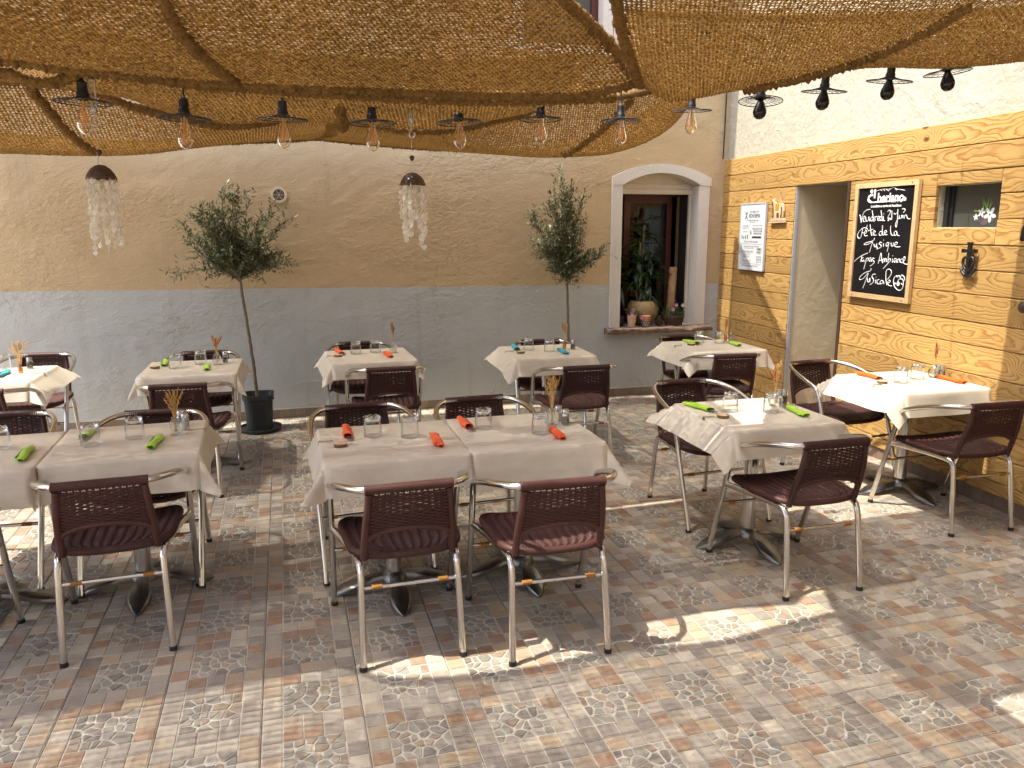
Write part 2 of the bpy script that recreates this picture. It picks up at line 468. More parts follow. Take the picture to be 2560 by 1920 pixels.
def mat_shell():
    t = NT('capiz_shell'); t.set(col=(0.88, 0.85, 0.78), rough=0.35)
    tr = t.n('BsdfTranslucent', {'Color': (0.95, 0.92, 0.85, 1)})
    mx = t.n('MixShader', {0: 0.45, 1: t.b.outputs[0], 2: tr.outputs[0]})
    t.t.links.new(mx.outputs[0], t.out.inputs['Surface'])
    return t.mat
M['shell'] = mat_shell()
M['thread'] = plain('thread', (0.5, 0.46, 0.4), 0.8, var=0)
M['cream_plastic'] = plain('cream_plastic', (0.66, 0.57, 0.42), 0.5, var=0.06)
M['dark_hole'] = plain('dark_hole', (0.012, 0.010, 0.009), 0.9, var=0)
M['stone_sill'] = plain('stone_sill', (0.20, 0.135, 0.10), 0.8, var=0.45, scale=16, bump=0.9, bdist=0.012)
M['red_frame'] = plain('dark_red_frame', (0.085, 0.017, 0.010), 0.35, var=0.25, scale=12)
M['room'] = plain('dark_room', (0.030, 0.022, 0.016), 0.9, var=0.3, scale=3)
M['window_pane'] = thin_glass('window_pane', (0.50, 0.50, 0.48), 0.02, -0.04)
M['glazed_pot'] = plain('sand_glazed_pot', (0.33, 0.235, 0.105), 0.45, var=0.25, scale=30, bump=0.3)
M['pink_pot'] = plain('pale_pink_pot', (0.62, 0.43, 0.32), 0.5, var=0.06)
M['terracotta'] = plain('terracotta', (0.42, 0.15, 0.07), 0.7, var=0.15)
M['painted_clay'] = plain('painted_clay', (0.16, 0.14, 0.135), 0.7, var=0.5, scale=70)
M['wicker_dark'] = plain('dark_basket', (0.085, 0.045, 0.022), 0.8, var=0.5, scale=60, bump=0.6)
M['petal'] = plain('pink_petal', (0.70, 0.33, 0.48), 0.6, var=0.2, scale=60)
M['petal_white'] = plain('white_petal', (0.78, 0.76, 0.70), 0.6, var=0.05)
M['petal_heart'] = plain('dark_flower_heart', (0.10, 0.02, 0.06), 0.6, var=0)
M['cone_scale'] = plain('pine_cone_scale', (0.085, 0.05, 0.03), 0.8, var=0.5, scale=90)
M['chalk_black'] = plain('chalkboard', (0.009, 0.009, 0.010), 0.5, var=0.25, scale=6)
M['chalk_black'].node_tree.nodes['Principled BSDF'].inputs['Specular IOR Level'].default_value = 0.12
M['chalk'] = plain('chalk_ink', (0.80, 0.80, 0.80), 0.7, var=0)
M['grey_metal'] = plain('grey_painted_metal', (0.50, 0.52, 0.54), 0.4, var=0.05)
M['poster_white'] = plain('enamel_white', (0.62, 0.66, 0.70), 0.3, var=0.04)
M['poster_ink'] = plain('poster_ink', (0.03, 0.032, 0.036), 0.6, var=0)
M['poster_grey'] = plain('poster_grey_ink', (0.13, 0.14, 0.15), 0.6, var=0)
M['ply'] = plain('cut_plywood', (0.62, 0.43, 0.26), 0.6, var=0.12, scale=30)
M['orange_paint'] = plain('orange_paint', (0.70, 0.24, 0.02), 0.5, var=0.1)
M['brown_paint'] = plain('brown_paint', (0.05, 0.028, 0.018), 0.6, var=0.1)
M['dark_pane'] = plain('dark_window_glass', (0.052, 0.055, 0.048), 0.06, var=0.1, scale=3)
M['decal_white'] = plain('decal_white', (0.60, 0.63, 0.64), 0.5, var=0.05)
M['decal_green'] = plain('decal_green', (0.20, 0.33, 0.06), 0.5, var=0.3)
M['decal_grey'] = plain('decal_grey', (0.075, 0.065, 0.072), 0.5, var=0.2)
M['caulk'] = plain('white_caulk', (0.55, 0.52, 0.47), 0.8, var=0.1)
M['shutter'] = plain('cream_shutter', (0.62, 0.545, 0.42), 0.6, var=0.08, scale=10)

# ---------------------------------------------------------------- floor
TS = 0.34                       # floor tile pitch
BACK_Y = 4.587                  # face of the back wall
def in_view(P, margin=60):
    for p in P:
        d = Vector(p) - CAM
        z = d.dot(_f)
        if z < 0.2: continue
        px = PW / 2 + FPX * d.dot(_r) / z; py = PH / 2 - FPX * d.dot(_u) / z
        if -margin < px < PW + margin and -margin < py < PH + margin: return True
    return False

PAL_SQ = [(0.40, 0.355, 0.285), (0.36, 0.32, 0.26), (0.43, 0.38, 0.305), (0.31, 0.205, 0.135), (0.39, 0.30, 0.20), (0.25, 0.222, 0.19), (0.28, 0.24, 0.195), (0.35, 0.29, 0.215), (0.29, 0.180, 0.115), (0.42, 0.37, 0.30), (0.34, 0.30, 0.245), (0.36, 0.28, 0.20), (0.25, 0.225, 0.195)]
PAL_ST = [(0.24, 0.225, 0.19), (0.29, 0.27, 0.225), (0.20, 0.188, 0.16), (0.31, 0.285, 0.235), (0.26, 0.20, 0.145), (0.30, 0.235, 0.17), (0.25, 0.235, 0.20)]
GROUT_C = (0.52, 0.48, 0.415)

def clip_poly(poly, p, nrm):
    out = []
    for i in range(len(poly)):
        a, b = poly[i], poly[(i + 1) % len(poly)]
        da = (a[0] - p[0]) * nrm[0] + (a[1] - p[1]) * nrm[1]; db = (b[0] - p[0]) * nrm[0] + (b[1] - p[1]) * nrm[1]
        if da <= 0: out.append(a)
        if da * db < 0:
            t = da / (da - db); out.append((a[0] + (b[0] - a[0]) * t, a[1] + (b[1] - a[1]) * t))
    return out

def tile_mesh(seed):
    r = random.Random(seed); mb = MB()
    T = TS - 0.0045; u = T / 5; h = T / 2
    gz = -0.0032
    mb.box(-h, h, -h, h, -0.010, gz, GROUT_C)
    def plate(poly, inset, top, col):
        cx = sum(p[0] for p in poly) / len(poly); cy = sum(p[1] for p in poly) / len(poly)
        n = len(poly)
        if n < 3: return
        def shr(d):
            o = []
            for (x, y) in poly:
                l = math.hypot(x - cx, y - cy) or 1e-6
                k = max(0.15, 1 - d / l); o.append((cx + (x - cx) * k, cy + (y - cy) * k))
            return o
        lo, hi = shr(inset), shr(inset + 0.0022)
        b = len(mb.v)
        mb.v += [(x, y, gz + 0.0002) for x, y in lo] + [(x, y, top) for x, y in hi]
        mb.face([b + n + i for i in range(n)], col)
        for i in range(n):
            j = (i + 1) % n
            mb.face((b + i, b + j, b + n + j, b + n + i), col)
    for i in range(5):
        for j in range(5):
            if 0 < i < 4 and 0 < j < 4: continue
            x0, y0 = -h + i * u, -h + j * u
            col = r.choice(PAL_SQ)
            kf = r.uniform(0.86, 1.14); col = tuple(c * kf for c in col)
            tilt = r.uniform(-0.0004, 0.0004)
            plate([(x0, y0), (x0 + u, y0), (x0 + u, y0 + u), (x0, y0 + u)], 0.0030, tilt, col)
    # the crazy-paved middle
    a = 1.5 * u
    pts = []
    for i in range(6):
        for j in range(5):
            pts.append((-a + (i + 0.5 + r.uniform(-0.42, 0.42)) * 2 * a / 6, -a + (j + 0.5 + r.uniform(-0.42, 0.42)) * 2 * a / 5))
    r.shuffle(pts); pts = pts[:26]
    for k, p in enumerate(pts):
        poly = [(-a, -a), (a, -a), (a, a), (-a, a)]
        for q in pts:
            if q is p: continue
            mid = ((p[0] + q[0]) / 2, (p[1] + q[1]) / 2); nr = (q[0] - p[0], q[1] - p[1])
            poly = clip_poly(poly, mid, nr)
            if len(poly) < 3: break
        if len(poly) < 3: continue
        kf = r.uniform(0.82, 1.18); col = tuple(c * kf for c in r.choice(PAL_ST))
        plate(poly, 0.0050, r.uniform(-0.0006, 0.0004), col)
    return mb

NVAR = 10
tile_mbs = [tile_mesh(100 + i) for i in range(NVAR)]
tile_meshes = [t.mesh('floor_tile', M['tile']) for t in tile_mbs]
floor = MB()
floor.box(-60, 60, -60, 60, -0.30, -0.009)
floor = floor.build('floor', M['grout'])
tag(floor, 'tiled terrace floor of beige and terracotta mosaic tiles', kind='structure')
cells = []
for i in range(-26, 16):
    for j in range(-16, 14):
        cx, cy = (i + 0.5) * TS, (j + 0.5) * TS
        corners = [(i * TS, j * TS, 0), ((i + 1) * TS, j * TS, 0), ((i + 1) * TS, (j + 1) * TS, 0), (i * TS, (j + 1) * TS, 0), (cx, cy, 0)]
        behind = cy > BACK_Y + 0.15 or cx > 4.086 + 0.06 * cy + 0.9
        if behind: continue
        vis = in_view(corners, 10) and cx < 4.086 + 0.06 * cy + 0.1
        cells.append(((Vector((cx, cy, 0)) - CAM).length, vis, cx, cy, i, j))
cells.sort(key=lambda c: (not c[1], c[0]))
V, Q = [], []
rest = MB()
for k, (d, vis, cx, cy, i, j) in enumerate(cells):
    r = random.Random(i * 977 + j * 131)
    var = r.randrange(NVAR); rot = r.randrange(4) * math.pi / 2
    z = r.uniform(-0.0006, 0.0006)
    if vis and k < 300:
        o = link('floor_tile', tile_meshes[var], floor, (cx, cy, z), rot)
    else:
        src = tile_mbs[var]; b = len(rest.v); c, s_ = math.cos(rot), math.sin(rot)
        rest.v += [(cx + x * c - y * s_, cy + x * s_ + y * c, zz + z) for x, y, zz in src.v]
        rest.f += [tuple(b + q for q in f) for f in src.f]; rest.c += src.c; rest.m += src.m
rest = rest.build('floor_tile_field', M['tile'], floor)
tag(rest, kind='stuff')

# ---------------------------------------------------------------- back wall with the arched window
wall = empty('house_wall', (0, BACK_Y, 0))
tag(wall, 'long rendered house wall painted tan above and grey below', 'wall')
WX0, WX1, WZ0, WZ1 = 3.262, 4.095, 0.690, 2.165      # opening
UX0, UX1, UZ0, UZ1 = 2.30, 3.05, 3.27, 4.50        # upper window opening
mb = MB(); TH = 0.45
mb.box(-9, WX0, 0, TH, -0.25, UZ0)
mb.box(WX0, WX1, 0, TH, -0.25, WZ0)
mb.box(WX0, WX1, 0, TH, WZ1, UZ0)
mb.box(WX1, 9, 0, TH, -0.25, UZ0)
mb.box(-9, UX0, 0, TH, UZ0, UZ1); mb.box(UX1, 9, 0, TH, UZ0, UZ1)
mb.box(-9, 9, 0, TH, UZ1, 5.6)
mb.build('render_coat', M['render'], wall)
mb = MB(); mb.box(-9.1, 9.1, -0.25, 0.6, 5.6, 5.75); mb.build('eaves', M['terracotta'], wall)
# skirting
mb = MB(); mb.box(-0.0335, 0.0335, -0.011, -0.0005, 0.002, 0.076)
skm = mb.mesh('skirting_tile', M['skirt'])
n = 0
x = -2.9
while x < 4.33:
    link('skirting_tile', skm, wall, (x, 0, 0)); x += 0.0695
mb = MB(); mb.box(-9, 4.34, -0.006, -0.0004, 0.0, 0.078); mb.build('skirting_bed', M['grout'], wall)
mb = MB()
for i in range(90):
    x0 = -2.9 + i * 0.0805
    mb.box(x0, x0 + 0.0805, -0.010 - 0.002 * rng.random(), -0.0003, 0.0785, 0.084 + 0.004 * rng.random())
mb.build('caulk_line', M['caulk'], wall)
# arched window
win = empty('window', (0, 0, 0)); win.parent = wall
def arch_z(x, c, half, spring, rise):
    rad = (half * half + rise * rise) / (2 * rise); zc = spring + rise - rad
    return zc + math.sqrt(max(0, rad * rad - (x - c) ** 2))
cxw = 3.69; oh = 0.518; ih = 0.412
mb = MB()
def surround_leg(x0, x1, z0, z1):
    nn = 14
    for i in range(nn):
        a0, a1 = z0 + (z1 - z0) * i / nn, z0 + (z1 - z0) * (i + 1) / nn
        mb.box(x0, x1, -0.028, 0.12, a0, a1)
surround_leg(3.172, 3.276, 0.690, 2.045); surround_leg(4.085, 4.196, 0.690, 2.045)
nn = 28
for i in range(nn):
    xa, xb = cxw - oh + 2 * oh * i / nn, cxw - oh + 2 * oh * (i + 1) / nn
    def z_in(x): return arch_z(min(max(x, cxw - ih), cxw + ih), cxw, ih, 2.045, 0.115) if abs(x - cxw) < ih else 2.045
    za, zb = arch_z(xa, cxw, oh, 2.115, 0.13), arch_z(xb, cxw, oh, 2.115, 0.13)
    ya, yb = z_in(xa), z_in(xb)
    b = len(mb.v)
    f, k2 = -0.034, 0.14
    mb.v += [(xa, f, ya), (xb, f, yb), (xb, f, zb), (xa, f, za), (xa, k2, ya), (xb, k2, yb), (xb, k2, zb), (xa, k2, za)]
    for q in ((0, 1, 2, 3), (4, 7, 6, 5), (0, 4, 5, 1), (3, 2, 6, 7)): mb.face([b + t for t in q])
    if i == 0: mb.face([b + t for t in (0, 3, 7, 4)])
    if i == nn - 1: mb.face([b + t for t in (1, 5, 6, 2)])
mb.build('surround', M['white_paint'], win)
mb = MB()
mb.box(3.277, 4.084, 0.145, 0.19, 2.065, 2.168)
mb.box(3.277, 4.084, 0.130, 0.17, 2.018, 2.063)
mb.box(3.277, 4.084, 0.118, 0.16, 1.968, 2.016)
mb.build('roller_shutter', M['shutter'], win)
# rough stone sill
def sill_fn(mb):
    pr = random.Random(5)
    nx = 26
    prof = [(-0.085, 0.632), (-0.098, 0.650), (-0.095, 0.676), (-0.080, 0.688), (0.10, 0.690), (0.42, 0.690), (0.42, 0.625)]
    b = len(mb.v)
    for i in range(nx + 1):
        x = 3.125 + (4.262 - 3.125) * i / nx
        for (y, z) in prof:
            e = 0.010 if z < 0.689 else 0.001
            mb.v.append((x, y + pr.uniform(-e, e), z + pr.uniform(-e, e) * 0.6))
    m_ = len(prof)
    for i in range(nx):
        for k in range(m_ - 1):
            mb.face((b + i * m_ + k, b + (i + 1) * m_ + k, b + (i + 1) * m_ + k + 1, b + i * m_ + k + 1))
    mb.face([b + k for k in range(m_)]); mb.face([b + nx * m_ + k for k in range(m_)][::-1])
mb = MB(); sill_fn(mb); mb.build('sill', M['stone_sill'], win, smooth=True, auto=50)
# room behind the window and its red-brown inner frame, one casement swung in
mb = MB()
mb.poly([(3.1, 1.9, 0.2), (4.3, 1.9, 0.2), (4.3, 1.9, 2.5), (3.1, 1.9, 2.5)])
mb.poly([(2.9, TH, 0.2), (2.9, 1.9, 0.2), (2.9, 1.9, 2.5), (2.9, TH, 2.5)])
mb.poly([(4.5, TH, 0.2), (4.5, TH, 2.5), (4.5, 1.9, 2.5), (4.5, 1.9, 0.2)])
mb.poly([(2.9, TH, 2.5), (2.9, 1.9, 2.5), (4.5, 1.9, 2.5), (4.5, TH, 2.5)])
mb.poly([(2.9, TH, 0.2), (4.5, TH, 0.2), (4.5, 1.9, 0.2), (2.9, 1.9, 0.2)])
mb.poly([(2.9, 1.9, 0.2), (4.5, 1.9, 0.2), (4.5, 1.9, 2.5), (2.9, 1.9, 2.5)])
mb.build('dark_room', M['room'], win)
mb = MB()
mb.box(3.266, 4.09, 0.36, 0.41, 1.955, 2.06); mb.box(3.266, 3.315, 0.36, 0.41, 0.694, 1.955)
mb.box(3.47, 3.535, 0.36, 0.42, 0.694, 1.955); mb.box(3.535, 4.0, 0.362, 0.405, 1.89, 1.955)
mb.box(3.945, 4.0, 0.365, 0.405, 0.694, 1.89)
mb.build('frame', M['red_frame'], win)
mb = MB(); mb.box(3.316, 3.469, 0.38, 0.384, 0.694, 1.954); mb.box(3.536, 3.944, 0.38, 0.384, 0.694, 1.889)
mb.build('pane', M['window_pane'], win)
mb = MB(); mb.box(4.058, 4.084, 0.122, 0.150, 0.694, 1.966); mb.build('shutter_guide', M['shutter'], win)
mb = MB(); mb.box(4.078, 4.0945, 0.155, 0.357, 0.694, 2.0); mb.build('dark_reveal_panel', M['room'], win)  # thin near-black panel added over the wall side to make this reveal dark
# upper window with folded cream shutter
up = empty('window', (0, 0, 0)); up.parent = wall
mb = MB()
mb.box(UX1 - 0.002, 3.145, -0.02, 0.2, 3.26, 4.5); mb.box(UX0 - 0.1, UX0 + 0.002, -0.02, 0.2, 3.26, 4.5)
mb.box(UX0 - 0.16, 3.145, -0.05, 0.2, 3.18, 3.258)
mb.build('surround', M['white_paint'], up)
mb = MB(); mb.box(UX1 - 0.065, UX1 - 0.004, 0.10, 0.16, 3.28, 4.49); mb.box(UX0 + 0.004, UX0 + 0.06, 0.10, 0.16, 3.28, 4.49)
mb.box(UX0 + 0.06, UX1 - 0.065, 0.10, 0.16, 3.28, 3.35)
mb.build('frame', M['red_frame'], up)
mb = MB(); mb.box(UX0 + 0.061, UX1 - 0.066, 0.13, 0.14, 3.351, 4.49); mb.build('pane', M['dark_pane'], up)
mb = MB(); mb.box(3.152, 3.56, -0.045, -0.012, 3.285, 4.45); shut = mb.build('shutter', M['shutter'], up)
for k in range(3):
    mb = MB(); mb.box(3.165 + k * 0.132, 3.29 + k * 0.132, -0.052, -0.0455, 3.31, 4.43); mb.build('shutter_board', M['shutter'], shut)
# round vent
vent = empty('vent', (0.150, -0.001, 1.928)); vent.parent = wall
mb = MB()
def ring(mb, r0, r1, y0, y1, n=32):
    b = len(mb.v)
    for k in range(n):
        a = 2 * math.pi * k / n; c, s_ = math.cos(a), math.sin(a)
        mb.v += [(c * r0, y0, s_ * r0), (c * r1, y0, s_ * r1), (c * r1, y1, s_ * r1), (c * r0, y1, s_ * r0)]
    for k in range(n):
        a, c = b + 4 * k, b + 4 * ((k + 1) % n)
        for i in range(4):
            j = (i + 1) % 4; mb.face((a + i, a + j, c + j, c + i))
ring(mb, 0.046, 0.066, -0.012, 0)
mb.build('rim', M['cream_plastic'], vent)
mb = MB()
for rr in (0.007, 0.020, 0.033): ring(mb, rr, rr + 0.0025, -0.008, -0.003)
for k in range(3):
    a = math.pi * k / 3; c, s_ = math.cos(a) * 0.046, math.sin(a) * 0.046
    mb.tube([(-c, -0.006, -s_), (c, -0.006, s_)], 0.0016, 4)
mb.build('grille', M['cream_plastic'], vent)
mb = MB(); mb.lathe([(0.0005, 0), (0.046, 0)], 24)
mb.v = [(x, -0.002, y) for x, y, z in mb.v]; mb.build('duct', M['dark_hole'], vent)

# ---------------------------------------------------------------- right wall, clad in planks below white plaster
PHI = math.atan2(1.0, 0.06)
side = empty('clad_wall', (4.086, 0, 0), PHI)
tag(side, 'pine plank clad side wall with doorway, white plaster above', 'wall')
# local frame: x runs along the wall away from the camera, y points out into the courtyard
D0, D1, DZ = 2.607, 3.323, 1.984       # doorway
S0, S1 = -6.0, 4.62
NW = (1.213, 1.722, 1.650, 1.906)      # small window s0 s1 z0 z1
mb = MB()
mb.box(S0, D0 - 0.012, -0.6, -0.03, -0.25, DZ); mb.box(D1, S1, -0.6, -0.03, -0.25, DZ)
mb.box(S0, S1, -0.6, -0.03, DZ, 5.2)
# window recess is cut by stacking pieces round it
mb2 = MB()
mb2.box(S0, NW[0], -0.6, -0.030, -0.25, DZ); mb2.box(NW[1], D0 - 0.012, -0.6, -0.030, -0.25, DZ)
mb2.box(NW[0], NW[1], -0.6, -0.030, -0.25, NW[2]); mb2.box(NW[0], NW[1], -0.6, -0.030, NW[3], DZ)
mb2.box(D1, S1, -0.6, -0.030, -0.25, DZ); mb2.box(S0, S1, -0.6, -0.030, DZ, 5.2)
mb2.build('plaster', M['white_plaster'], side)
mb = MB()
mb.box(D1 - 0.004, D1 + 0.3, -1.6, -0.032, -0.2, DZ - 0.001)            # far jamb seen through the doorway
mb.box(D0 - 0.012, D1, -1.6, -0.9, -0.2, -0.1)
mb.build('door_jamb', M['jamb_plaster'], side)
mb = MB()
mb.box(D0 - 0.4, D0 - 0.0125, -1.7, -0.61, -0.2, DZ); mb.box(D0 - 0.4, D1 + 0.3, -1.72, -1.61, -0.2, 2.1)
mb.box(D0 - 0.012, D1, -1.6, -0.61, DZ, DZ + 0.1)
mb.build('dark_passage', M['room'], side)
mb = MB(); mb.box(D0 - 0.0118, D0 + 0.018, -0.05, 0.006, 0.0, DZ - 0.002); mb.build('door_edge_strip', M['brown_paint'], side)  # narrow dark brown strip along the near edge of the doorway
mb = MB(); mb.box(D1 - 0.009, D1 - 0.0045, -0.03, -0.004, 0.0, DZ - 0.002); mb.build('corner_bead', M['grey_metal'], side)
mb = MB(); mb.box(D0 + 0.02, D1 - 0.015, -0.58, -0.06, 0.0, 0.13); mb.box(D0 + 0.02, D1 - 0.015, -0.9, -0.30, 0.131, 0.24)
mb.build('doorstep', M['stone_sill'], side)
rows = [2.290, 2.137, 1.984, 1.844, 1.696, 1.546, 1.396, 1.250, 1.085, 0.945, 0.770, 0.620, 0.465, 0.312, 0.165, 0.086]
pr = random.Random(21)
def plank(s0, s1, z0, z1, th):
    g = 0.0022
    L, H = (s1 - s0) / 2 - 0.0012, (z1 - z0) / 2 - g
    mb = MB(); b = 0.004
    mb.v = [(-L, -0.028, -H), (L, -0.028, -H), (L, -0.028, H), (-L, -0.028, H),
            (-L, th - b, -H), (L, th - b, -H), (L, th - b, H), (-L, th - b, H),
            (-L + b * 0.5, th, -H + b), (L - b * 0.5, th, -H + b), (L - b * 0.5, th, H - b), (-L + b * 0.5, th, H - b)]
    for q in ((0, 1, 5, 4), (1, 2, 6, 5), (2, 3, 7, 6), (3, 0, 4, 7), (4, 5, 9, 8), (5, 6, 10, 9), (6, 7, 11, 10), (7, 4, 8, 11), (8, 9, 10, 11)):
        mb.face(q[::-1])
    o = mb.build('plank', M['pine'], side, loc=((s0 + s1) / 2, 0, (z0 + z1) / 2))
    return o
for k in range(len(rows) - 1):
    z1, z0 = rows[k], rows[k + 1]
    th = pr.uniform(-0.002, 0.003)
    if k < 2:
        cut = [S0 + 3.5, -0.2, 1.02, 4.275] if k == 0 else [S0 + 3.5, 0.2, 3.82, 4.275]
        for a, b in zip(cut[:-1], cut[1:]): plank(a, b, z0, z1, pr.uniform(-0.001, 0.004))
        plank(4.275, 4.612, z0, z1, 0.0)
        continue
    plank(D1, 4.612, z0, z1, pr.uniform(-0.001, 0.003))
    segs = [(S0 + 3.5, D0 - 0.0125)]
    if z0 < NW[3] and z1 > NW[2]:
        zz0, zz1 = max(z0, NW[2]), min(z1, NW[3])
        if zz0 - z0 > 0.02: plank(NW[0], NW[1], z0, zz0 - 0.0005, th)
        if z1 - zz1 > 0.02: plank(NW[0], NW[1], zz1, z1, th)
        segs = [(S0 + 3.5, NW[0]), (NW[1], D0 - 0.0125)]
    for a, b in segs:
        if b - a > 2.2:
            c = pr.uniform(-0.5, 0.7); plank(a, c, z0, z1, pr.uniform(-0.002, 0.003)); plank(c, b, z0, z1, th)
        else: plank(a, b, z0, z1, pr.uniform(-0.002, 0.003))
# skirting under the planks
mb = MB(); mb.box(-0.0365, 0.0365, -0.029, -0.016, 0.002, 0.080); skm2 = mb.mesh('skirting_tile', M['skirt'])
s = -0.6
while s < 4.55:
    if not (D0 - 0.05 < s < D1 + 0.03): link('skirting_tile', skm2, side, (s, 0, 0))
    s += 0.0755
mb = MB(); mb.box(S0 + 3.5, D0 - 0.013, -0.0295, -0.019, 0, 0.084); mb.box(D1, 4.6, -0.0295, -0.019, 0, 0.084); mb.build('skirting_bed', M['grout'], side)
# small dark window
sw = empty('window', (0, 0, 0)); sw.parent = side
a, b, c, d = NW
mb = MB(); mb.box(b - 0.075, b, -0.095, -0.07, c, d); mb.box(a, b, -0.13, -0.11, c - 0.01, c); mb.box(b - 0.055, b - 0.035, -0.07, -0.052, c, d)
mb.build('frame', M['black'], sw)
mb = MB(); mb.box(a - 0.01, b - 0.0755, -0.115, -0.085, c - 0.01, d + 0.01); pane = mb.build('pane', M['dark_pane'], sw)
# painted flowers on the pane: local x grows away from the camera, i.e. to the left in the picture
def petalflower(mb, cx, cz, r, y, n=5, a0=0.3):
    for k in range(n):
        a_ = a0 + 2 * math.pi * k / n; L = r
        pts = []
        for q in range(10):
            u_ = 2 * math.pi * q / 10
            px, pz = L * (0.55 + 0.45 * math.cos(u_)), L * 0.24 * math.sin(u_)
            pts.append((cx + px * math.cos(a_) - pz * math.sin(a_), y, cz + px * math.sin(a_) + pz * math.cos(a_)))
        mb.poly(pts)
mb = MB()
petalflower(mb, 1.360, 1.725, 0.048, -0.0828, 5, 0.9); petalflower(mb, 1.425, 1.738, 0.030, -0.0829, 5, 0.5); petalflower(mb, 1.465, 1.712, 0.020, -0.0827, 5, 0.2)
mb.build('white_flower_decal', M['decal_white'], sw)
mb = MB()
for k in range(11):
    a_ = math.radians(60 + k * 6.5 + rng.uniform(-3, 3)); L = rng.uniform(0.06, 0.095)
    bx, bz = 1.39 + rng.uniform(-0.02, 0.02), 1.742
    mb.poly([(bx - 0.004, -0.0835, bz), (bx + 0.004, -0.0835, bz), (bx + math.cos(a_) * L, -0.0835, bz + math.sin(a_) * L)])
mb.poly([(1.44, -0.0835, 1.745), (1.475, -0.0835, 1.757), (1.492, -0.0835, 1.748), (1.47, -0.0835, 1.741)])
mb.build('grass_decal', M['decal_green'], sw)
mb = MB()
for (x_, z_, rx, rz_) in ((1.40, 1.690, 0.036, 0.026), (1.44, 1.697, 0.022, 0.014), (1.462, 1.696, 0.016, 0.012), (1.345, 1.695, 0.02, 0.014)):
    mb.poly([(x_ + rx * math.cos(q * math.pi / 9), -0.0832, z_ + rz_ * math.sin(q * math.pi / 9)) for q in range(18)])
mb.build('pebble_decal', M['decal_grey'], sw)
# cable running down the corner of the two walls
mb = MB(); mb.tube(crom([(4.335, 4.555, 4.6), (4.330, 4.56, 3.0), (4.325, 4.556, 2.45), (4.318, 4.55, 2.30)], 8), 0.0065, 6)
cb = mb.build('cable', M['black'], smooth=True)
tag(cb, 'thin dark cable running down the corner between the two walls', 'cable')

# ---------------------------------------------------------------- chairs
def wrapped(mb, path, r, pitch=0.0042, sides=8):
    """A tube bound with cane: fine ribs along its length."""
    P = [Vector(p) for p in path]
    L = [0]
    for a, b in zip(P[:-1], P[1:]): L.append(L[-1] + (b - a).length)
    n = max(6, int(L[-1] / pitch)); pts = []
    for i in range(n + 1):
        s = L[-1] * i / n
        k = 0
        while k < len(L) - 2 and L[k + 1] < s: k += 1
        t = (s - L[k]) / max(1e-9, L[k + 1] - L[k]); pts.append(P[k].lerp(P[k + 1], t))
    rr = random.Random(int(r * 1e5) + n)
    rad = [r * (1.02 if i % 2 else 0.78) * rr.uniform(0.98, 1.03) for i in range(n + 1)]
    mb.tube(pts, rad, sides)

